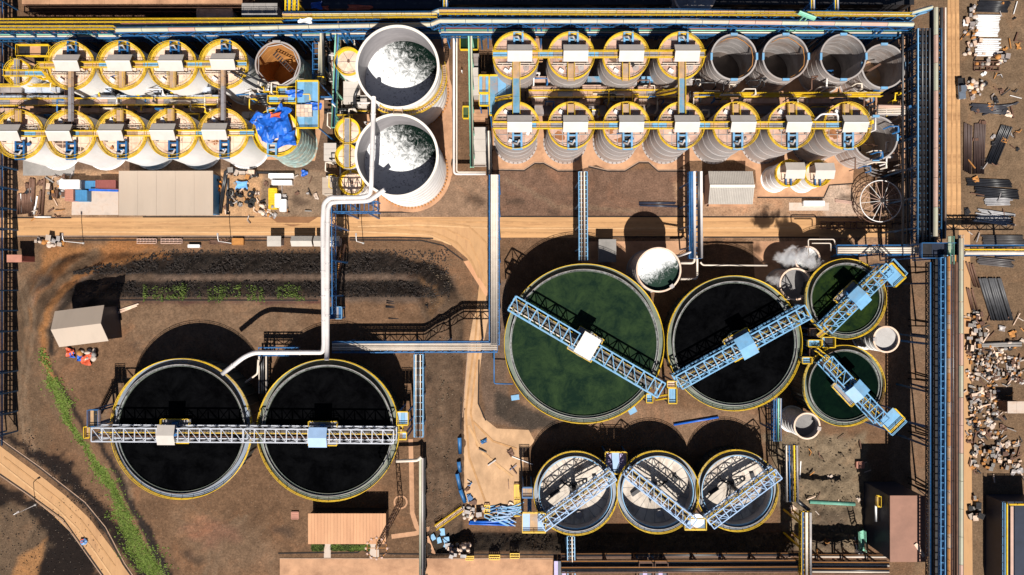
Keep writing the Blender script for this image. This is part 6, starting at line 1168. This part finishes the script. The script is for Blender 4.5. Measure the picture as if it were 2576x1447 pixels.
pile('dark brown rail in the upright bundle right of the road', 'rail', 'upright brown rails', fan(2426, 310, 2424, 430, 5, 4, 2, 1)+fan(2452, 312, 2447, 438, 7, 4, 0, 1), .22, M('dark_brown_rail', (.06, .035, .03), .6))
pile('black rail in the slanting bundle right of the road', 'rail', 'slanting black rails', fan(2518, 315, 2478, 410, 7, 4.2, 1, 1), .22, BLACKPIPE)
pile('black rod in the packed rack right of the road, upper pack', 'rod', 'upper black rod pack', fan(2428, 450, 2540, 455, 5, 1, 4, 2), .2, BLACKPIPE); pile('black rod in the packed rack right of the road, lower pack', 'rod', 'lower black rod pack', fan(2450, 472, 2558, 480, 6, 1, 4, 2), .22, BLACKPIPE)
pile('pale grey pipe in the loose stack right of the road', 'pipe', 'pale grey pipe stack', fan(2478, 500, 2546, 499, 5, -1, 4, 6)+fan(2462, 526, 2545, 540, 9, -1, 3.4, 8)+[((2446, 556), (2548, 564))], .2, M('pale_grey_pipe', (.38, .37, .38), .4))
pile('dark pipe in the stack beneath the right pipe bridge', 'pipe', 'dark pipes beneath the bridge', fan(2466, 594, 2572, 594, 6, 2, 4, 6), .2, M('slate_pipe2', (.07, .065, .065), .4)); pile('grey pipe in the stack just south of the right pipe bridge', 'pipe', 'grey pipes south of the bridge', fan(2458, 648, 2546, 656, 5, 1, 4, 5), .2, M('slate_pipe3', (.10, .09, .09), .4))
pile('slate sheet pile section in the fan shaped stack at right', 'sheet pile', 'fan shaped slate stack', fan(2462, 700, 2494, 806, 10, 5.6, 0, 2), .28, M('slate_sheet', (.07, .07, .075), .5)); pile('dark rail left of the fan shaped slate stack', 'rail', 'rails by the slate stack', fan(2432, 660, 2450, 720, 3, 6, 2)+fan(2432, 725, 2446, 780, 3, 5, 1), .22, BROWNSTEEL)
pile('long grey beam lying across the scrap at right', 'beam', 'grey beams across the scrap', [((2466, 866), (2566, 862)), ((2466, 870), (2566, 868))], .35, GREYCONC)
pile('blue angle bar lying by the left road edge of the yard', 'bar', 'blue bars by the yard edge', [((1156, 1100), (1158, 1140)), ((1154, 1160), (1158, 1186)), ((1150, 1190), (1158, 1228)), ((1158, 1230), (1170, 1262))], .5, BLUE)
pile('long blue beam lying on the slab between tank groups', 'beam', 'long blue beams', [((1694, 1068), (1806, 1049)), ((1180, 1316), (1292, 1320)), ((1182, 1311), (1292, 1312))], .3, TARP)
pile('thin white pole on the rubble ground', 'pole', 'thin white poles', [((2014, 1160), (2011, 1208)), ((2150, 1350), (2158, 1396)), ((1900, 985), (1905, 1000)), ((1288, 1148), (1340, 1168))], .14, WHITE)
def junk(n, r, label, group, mats, cat='scrap'):
    x0, y0, x1, y1 = r
    for _ in range(n):
        p = G(random.uniform(x0, x1), random.uniform(y0, y1)); a = random.random()*6.28; k = random.random(); m = MB(); d = Vector((math.cos(a), math.sin(a), 0)); l_ = random.uniform(1, 3.4)
        if k < .4: m.beam(p+Vector((0, 0, .25)), p+d*l_+Vector((0, 0, random.uniform(.2, .8))), random.uniform(.12, .3))
        elif k < .65: cloth(m, p.x, p.y, p.z+.4, random.uniform(.8, 1.8), random.uniform(.7, 1.5), .18, 5, a)
        elif k < .85: m.tube([p+Vector((0, 0, .3)), p+d*l_*.4+Vector((0, 0, .5)), p+d*l_*.6+Vector((-d.y, d.x, .1))*.9+Vector((0, 0, .3))], .12, 5)
        else: m.box((p.x, p.y, p.z+.15), (l_*.6, l_*.35, .25), a).box((p.x+.2, p.y+.1, p.z+.4), (l_*.4, l_*.3, .2), a+.5)
        solo('scrap_piece', m, random.choice(mats), label, cat, p, group)
JM = [BROWNSTEEL, DARK, PALESTEEL, CREAM, RUST, BROWNSTEEL, GREYCONC, CONCG]
junk(70, (2428, 780, 2572, 965), 'bent piece of scrap metal among the crates of the upper scrap field', 'bent scrap in the upper field', JM)
junk(60, (2428, 965, 2530, 1100), 'bent piece of scrap in the strip beside the lower right road', 'bent scrap in the strip', JM)
junk(46, (2436, 1100, 2572, 1200), 'bent piece of scrap above the corner building', 'bent scrap above the corner building', JM)
junk(46, (2424, 0, 2560, 300), 'odd piece of scrap on the brown ground of the upper right yard', 'scrap in the upper right yard', JM[:6]+[WHITE])
junk(30, (2426, 300, 2560, 640), 'odd piece of dark scrap between the rod stacks at right', 'scrap between the rod stacks', JM[:3]+[RUST])
junk(40, (560, 440, 800, 545), 'odd piece of scrap strewn over the yard left of the white pipes', 'scrap left of the white pipes', JM)
junk(14, (1170, 1100, 1310, 1300), 'scrap piece on the pale service yard', 'scrap on the service yard', JM[:5]+[BLUE])
junk(30, (1985, 1100, 2180, 1390), 'scrap piece on the rubble ground left of the pink roof', 'scrap on the rubble ground', [CREAM, BROWNSTEEL, RUST, CONCG])
junk(24, (60, 440, 180, 545), 'scrap piece left of the containers by the main road', 'scrap left of the containers', JM)
# crates, sacks, drums strewn around
cr = MB().box((0, 0, .5), (1.3, 1.1, 1.0)); cr.mat(1)
for i in range(5): cr.box((-.52+i*.26, 0, 1.03), (.2, 1.14, .06))
def crate_mesh(a, b): return cr.mesh('crate', [a, b])
sk_ = MB(); sk_.lathe([(.0, .0), (.55, .05), (.62, .3), (.45, .6), (.15, .72), (0, .72)], n=9); 
dr = MB().cyl((0, 0, 0), .32, .95, 14).ring((0, 0, .93), .28, .34, 0, .05, 14)
CR = [crate_mesh(a, b) for a, b in ((BROWNSTEEL, CREAM), (DARK, PALESTEEL), (DARK, CONCG), (BROWNSTEEL, RUST), (DARK, GREYCONC), (DARK, BROWNSTEEL), (DARK, DARK), (BROWNSTEEL, GREYCONC), (BROWNSTEEL, BROWNSTEEL), (DARK, CREAM))]
SA = [sk_.mesh('sack', m) for m in (PALESTEEL, CREAM, CONCG, GREYCONC, RUST)]; DR = [dr.mesh('drum', m) for m in (DARK, BLACKPIPE, ORANGE, TARP)]
tyre = MB().lathe([(.3, 0), (.55, 0), (.55, .3), (.3, .3), (.3, 0)], n=14).mesh('tyre', RUBBER)
def strew(n, r, protos, label, cat, group, s0=.7, s1=1.3, stack=.15, gz_=True):
    x0, y0, x1, y1 = r
    for _ in range(n):
        px, py = random.uniform(x0, x1), random.uniform(y0, y1); p = G(px, py); s_ = random.uniform(s0, s1)
        if random.random() < stack: p.z += .9*s_
        me_ = random.choice(protos); inst(me_, p, random.choice((0, 1.57))+random.gauss(0, .25), (s_*random.uniform(.8, 1.4), s_*random.uniform(.7, 1.2), s_*random.uniform(.7, 1.3)), label, cat, group)
strew(105, (2440, 888, 2568, 956), CR, 'crate in the dense scrap field below the grey beams at right', 'crate', 'crates in the upper scrap field', .3, .65); strew(34, (2432, 790, 2470, 880), CR, 'crate at the road edge beside the fan shaped slate stack', 'crate', 'crates at the road edge', .4, .9); strew(44, (2432, 965, 2500, 1080), CR, 'crate in the scrap strip beside the lower right road', 'crate', 'crates in the lower strip', .3, .7); strew(55, (2445, 1112, 2566, 1182), CR, 'crate in the scrap field above the corner building', 'crate', 'crates above the corner building', .35, .8); strew(12, (2435, 1245, 2465, 1300), CR, 'crate beside the corner building lane', 'crate', 'crates in the corner lane', .6, 1.1)
strew(80, (2432, 860, 2560, 960), SA, 'pale sack among the crates of the upper scrap field', 'sack', 'sacks in the upper scrap field', .35, .8); strew(60, (2436, 980, 2520, 1090), SA, 'pale sack in the scrap strip beside the lower right road', 'sack', 'sacks in the lower strip', .35, .8); strew(34, (2424, 20, 2460, 150), SA+CR[:2], 'pale sack or box beside the white pipe bundle', 'sack', 'goods beside the white pipes', .5, 1.0); strew(26, (2434, 205, 2468, 240), SA, 'white sack in the heap beside the pickup', 'sack', 'white sack heap', .5, 1.0, .4); strew(22, (2455, 135, 2540, 165), SA+CR[:2], 'pale box at the end of the white pipe bundle', 'box', 'boxes at the white pipe end', .5, 1.1)
strew(26, (576, 476, 640, 520), [tyre, DR[0], DR[1]], 'black tyre or drum on the orange scrap yard floor', 'tyre', 'tyres on the scrap yard', .8, 1.4, 0); strew(14, (574, 430, 650, 448), CR, 'dark box at the upper edge of the scrap yard', 'box', 'boxes above the scrap yard', .6, 1.1); strew(14, (542, 455, 556, 490), [DR[2], DR[2], DR[0]], 'orange drum beside the beige workshop wall', 'drum', 'orange drums', .7, 1.2); strew(20, (652, 515, 690, 546), SA, 'white sack in the heap by the yellow skip', 'sack', 'sacks by the yellow skip', .5, 1.0, .3); strew(16, (125, 470, 165, 500), CR+SA, 'small box in the clutter left of the salmon container', 'box', 'clutter by salmon container', .5, .9)
strew(22, (98, 594, 160, 618), CR[1:3]+SA, 'pale box in the rubbish heap by the road at left', 'box', 'rubbish heap by the road', .6, 1.2); strew(16, (200, 880, 250, 906), SA, 'white sack in the heap below the askew shed', 'sack', 'sacks below the askew shed', .7, 1.2, .3)
for i, (x, y, m_, s_) in enumerate(((180, 886, REDTARP, 1.8), (205, 900, TARP, 1.4), (220, 905, REDTARP, 2.4), (228, 894, REDTARP, 1.4), (184, 893, TARP, 1.2))): p = G(x, y); solo('cloth', cloth(MB(), p.x, p.y, p.z+.6, s_, s_, .3, 7), m_, ('orange red cloth at the left of the heap below the askew shed', 'blue cloth near the middle of the heap below the askew shed', 'large orange red cloth at the bottom of the heap below the askew shed', 'small orange cloth at the right of the heap below the askew shed', 'small blue cloth at the left of the heap below the askew shed')[i], 'cloth', p)
strew(26, (1125, 1365, 1180, 1400), SA+CR[:2], 'pale sack in the heap by the bottom road', 'sack', 'sacks by the bottom road', .6, 1.2, .2); strew(30, (1165, 1275, 1215, 1312), SA+CR[:2], 'pale debris in the corner of the service yard', 'debris', 'yard corner debris', .4, .9)
pm_ = MB().box((0, 0, .1), (1.9, 1.6, .2)).mesh('panel', SKYBLUE)
for x, y, a in ((1088, 1352, .5), (1112, 1338, .1), (1100, 1360, .3), (1115, 1368, .9), (1128, 1382, .6), (1120, 1357, .1), (1236, 1336-55, .1), (1296, 1000, .15), (1590, 1032, .5)): inst(pm_, G(x, y), a, (random.uniform(.7, 1.2), random.uniform(.7, 1.2), 1), 'light blue steel panel lying loose on the ground', 'panel', 'loose blue panels')
for i in range(14):
    x, y = random.uniform(1195, 1312), random.uniform(1278, 1312); A = G(x, y, .4); a = random.uniform(-.6, .6); l_ = random.uniform(2, 5); solo('steel_scrap', MB().beam(A, A+Vector((l_*math.cos(a), l_*math.sin(a), .3)), .25).beam(A+Vector((.2, .9, 0)), A+Vector((l_*math.cos(a)+.2, l_*math.sin(a)+.9, .3)), .25).beam(A, A+Vector((.2, .9, 0)), .2), random.choice((BLUE, SKYBLUE, PALEBLUE)), 'blue steel frame in the heap at the bottom of the service yard', 'scrap', A, 'blue steel frames')
def scaffold(label, r, mat, n=5):
    x0, y0, x1, y1 = r; a = G(x0, y1); b = G(x1, y0); t = thing('steel_stack', label, 'rack', ((a.x+b.x)/2, (a.y+b.y)/2, a.z)); z = a.z
    for i in range(n+1): x = a.x+(b.x-a.x)*i/n; part(t, 'bar', MB().beam((x, a.y, z+.4), (x, b.y, z+.4), .2), mat)
    for j in range(3): y = a.y+(b.y-a.y)*j/2; part(t, 'bar', MB().beam((a.x, y, z+.7), (b.x, y, z+.7), .2), mat)
scaffold('yellow scaffold frames stacked left of the blue stair tower', (1294, 1218, 1308, 1296), YELLOW, 4); scaffold('yellow gate frame lying by the bottom road', (1231, 1394, 1257, 1405), YELLOW, 5); scaffold('yellow crate frame beside the sacks at the bottom road', (1172, 1395, 1192, 1406), YELLOW, 3); scaffold('yellow frame left of the blue rack at the bottom road', (1284, 1390, 1306, 1402), YELLOW, 3); scaffold('brown cage frame below the white pipe bundle', (2448, 158, 2510, 180), BROWNSTEEL, 4); scaffold('yellow rack standing at the yard corner', (1219, 1269, 1232, 1290), YELLOW, 3); scaffold('pink white framed windows laid by the road', (348, 602, 396, 613), PINKCONV, 6); scaffold('pink framed panels laid by the road, right of the others', (408, 602, 460, 613), PINKCONV, 5)
t = container('yellow open skip on the scrap yard', (676, 474, 696, 526), YELLOW, 1.2, 0, 'skip', 'skip'); container('white long box in the scrap yard, upper of two', (676, 437, 738, 448), WHITE, 1.2, 0, 'storage_box', 'box'); container('white long box in the scrap yard, lower of two', (684, 454, 734, 465), WHITE, 1.2, 0, 'storage_box', 'box'); container('white box beside the yellow skip', (692, 488, 706, 522), WHITE, 1.3, 0, 'storage_box', 'box'); container('white box right of the yellow skip, lower one', (704, 502, 720, 532), WHITE, 1.3, 0, 'storage_box', 'box'); container('pale box on the small slab below the twin white tanks', (2022, 506, 2074, 518), WHITE, 1.0, 0, 'storage_box', 'box')
p = G(768, 437); solo('cloth', cloth(MB(), p.x, p.y, .7, 1.5, 1.4, .2, 7), TARP, 'round blue cloth beside the patchy tank', 'cloth', p)
pile('pale thin pipe on the pale patch left of the ring frame', 'pipe', 'thin pale pipes by the ring frame', [((2100, 502), (2145, 508)), ((2100, 505), (2145, 511)), ((2101, 508), (2144, 513))], .15, PINKCONV)
pile('rusty scrap rod in the heap by the main road', 'rod', 'rusty rods by the road', [((520+random.uniform(0, 60), 600+random.uniform(0, 18)), (530+random.uniform(0, 70), 600+random.uniform(0, 18))) for _ in range(14)], .14, BROWNSTEEL); container('rusty open tray by the main road', (584, 600, 612, 616), RUST, .8, 0, 'tray', 'tray'); container('white bench like box on the bank by the road', (473, 616, 502, 623), WHITE, .9, 0, 'storage_box', 'box')
stair('yellow stair bridge from the service yard up to the platform', (1163, 1279), (1096, 1326), .5, 5.5, 11, YELLOW, CREAM, n=22)
stair('green stair left of the pink roofed building', (2166, 1336), (2168, 1388), 5, .5, 13, MINT, MINT, n=16); skid('white skid at the foot of the green stair', 2160, 1389, 2176, 1398, 2, WHITE); container('pink pallet box on the rubble ground', (2155, 1162, 2174, 1178), SALMON, .9, 0, 'storage_box', 'box')
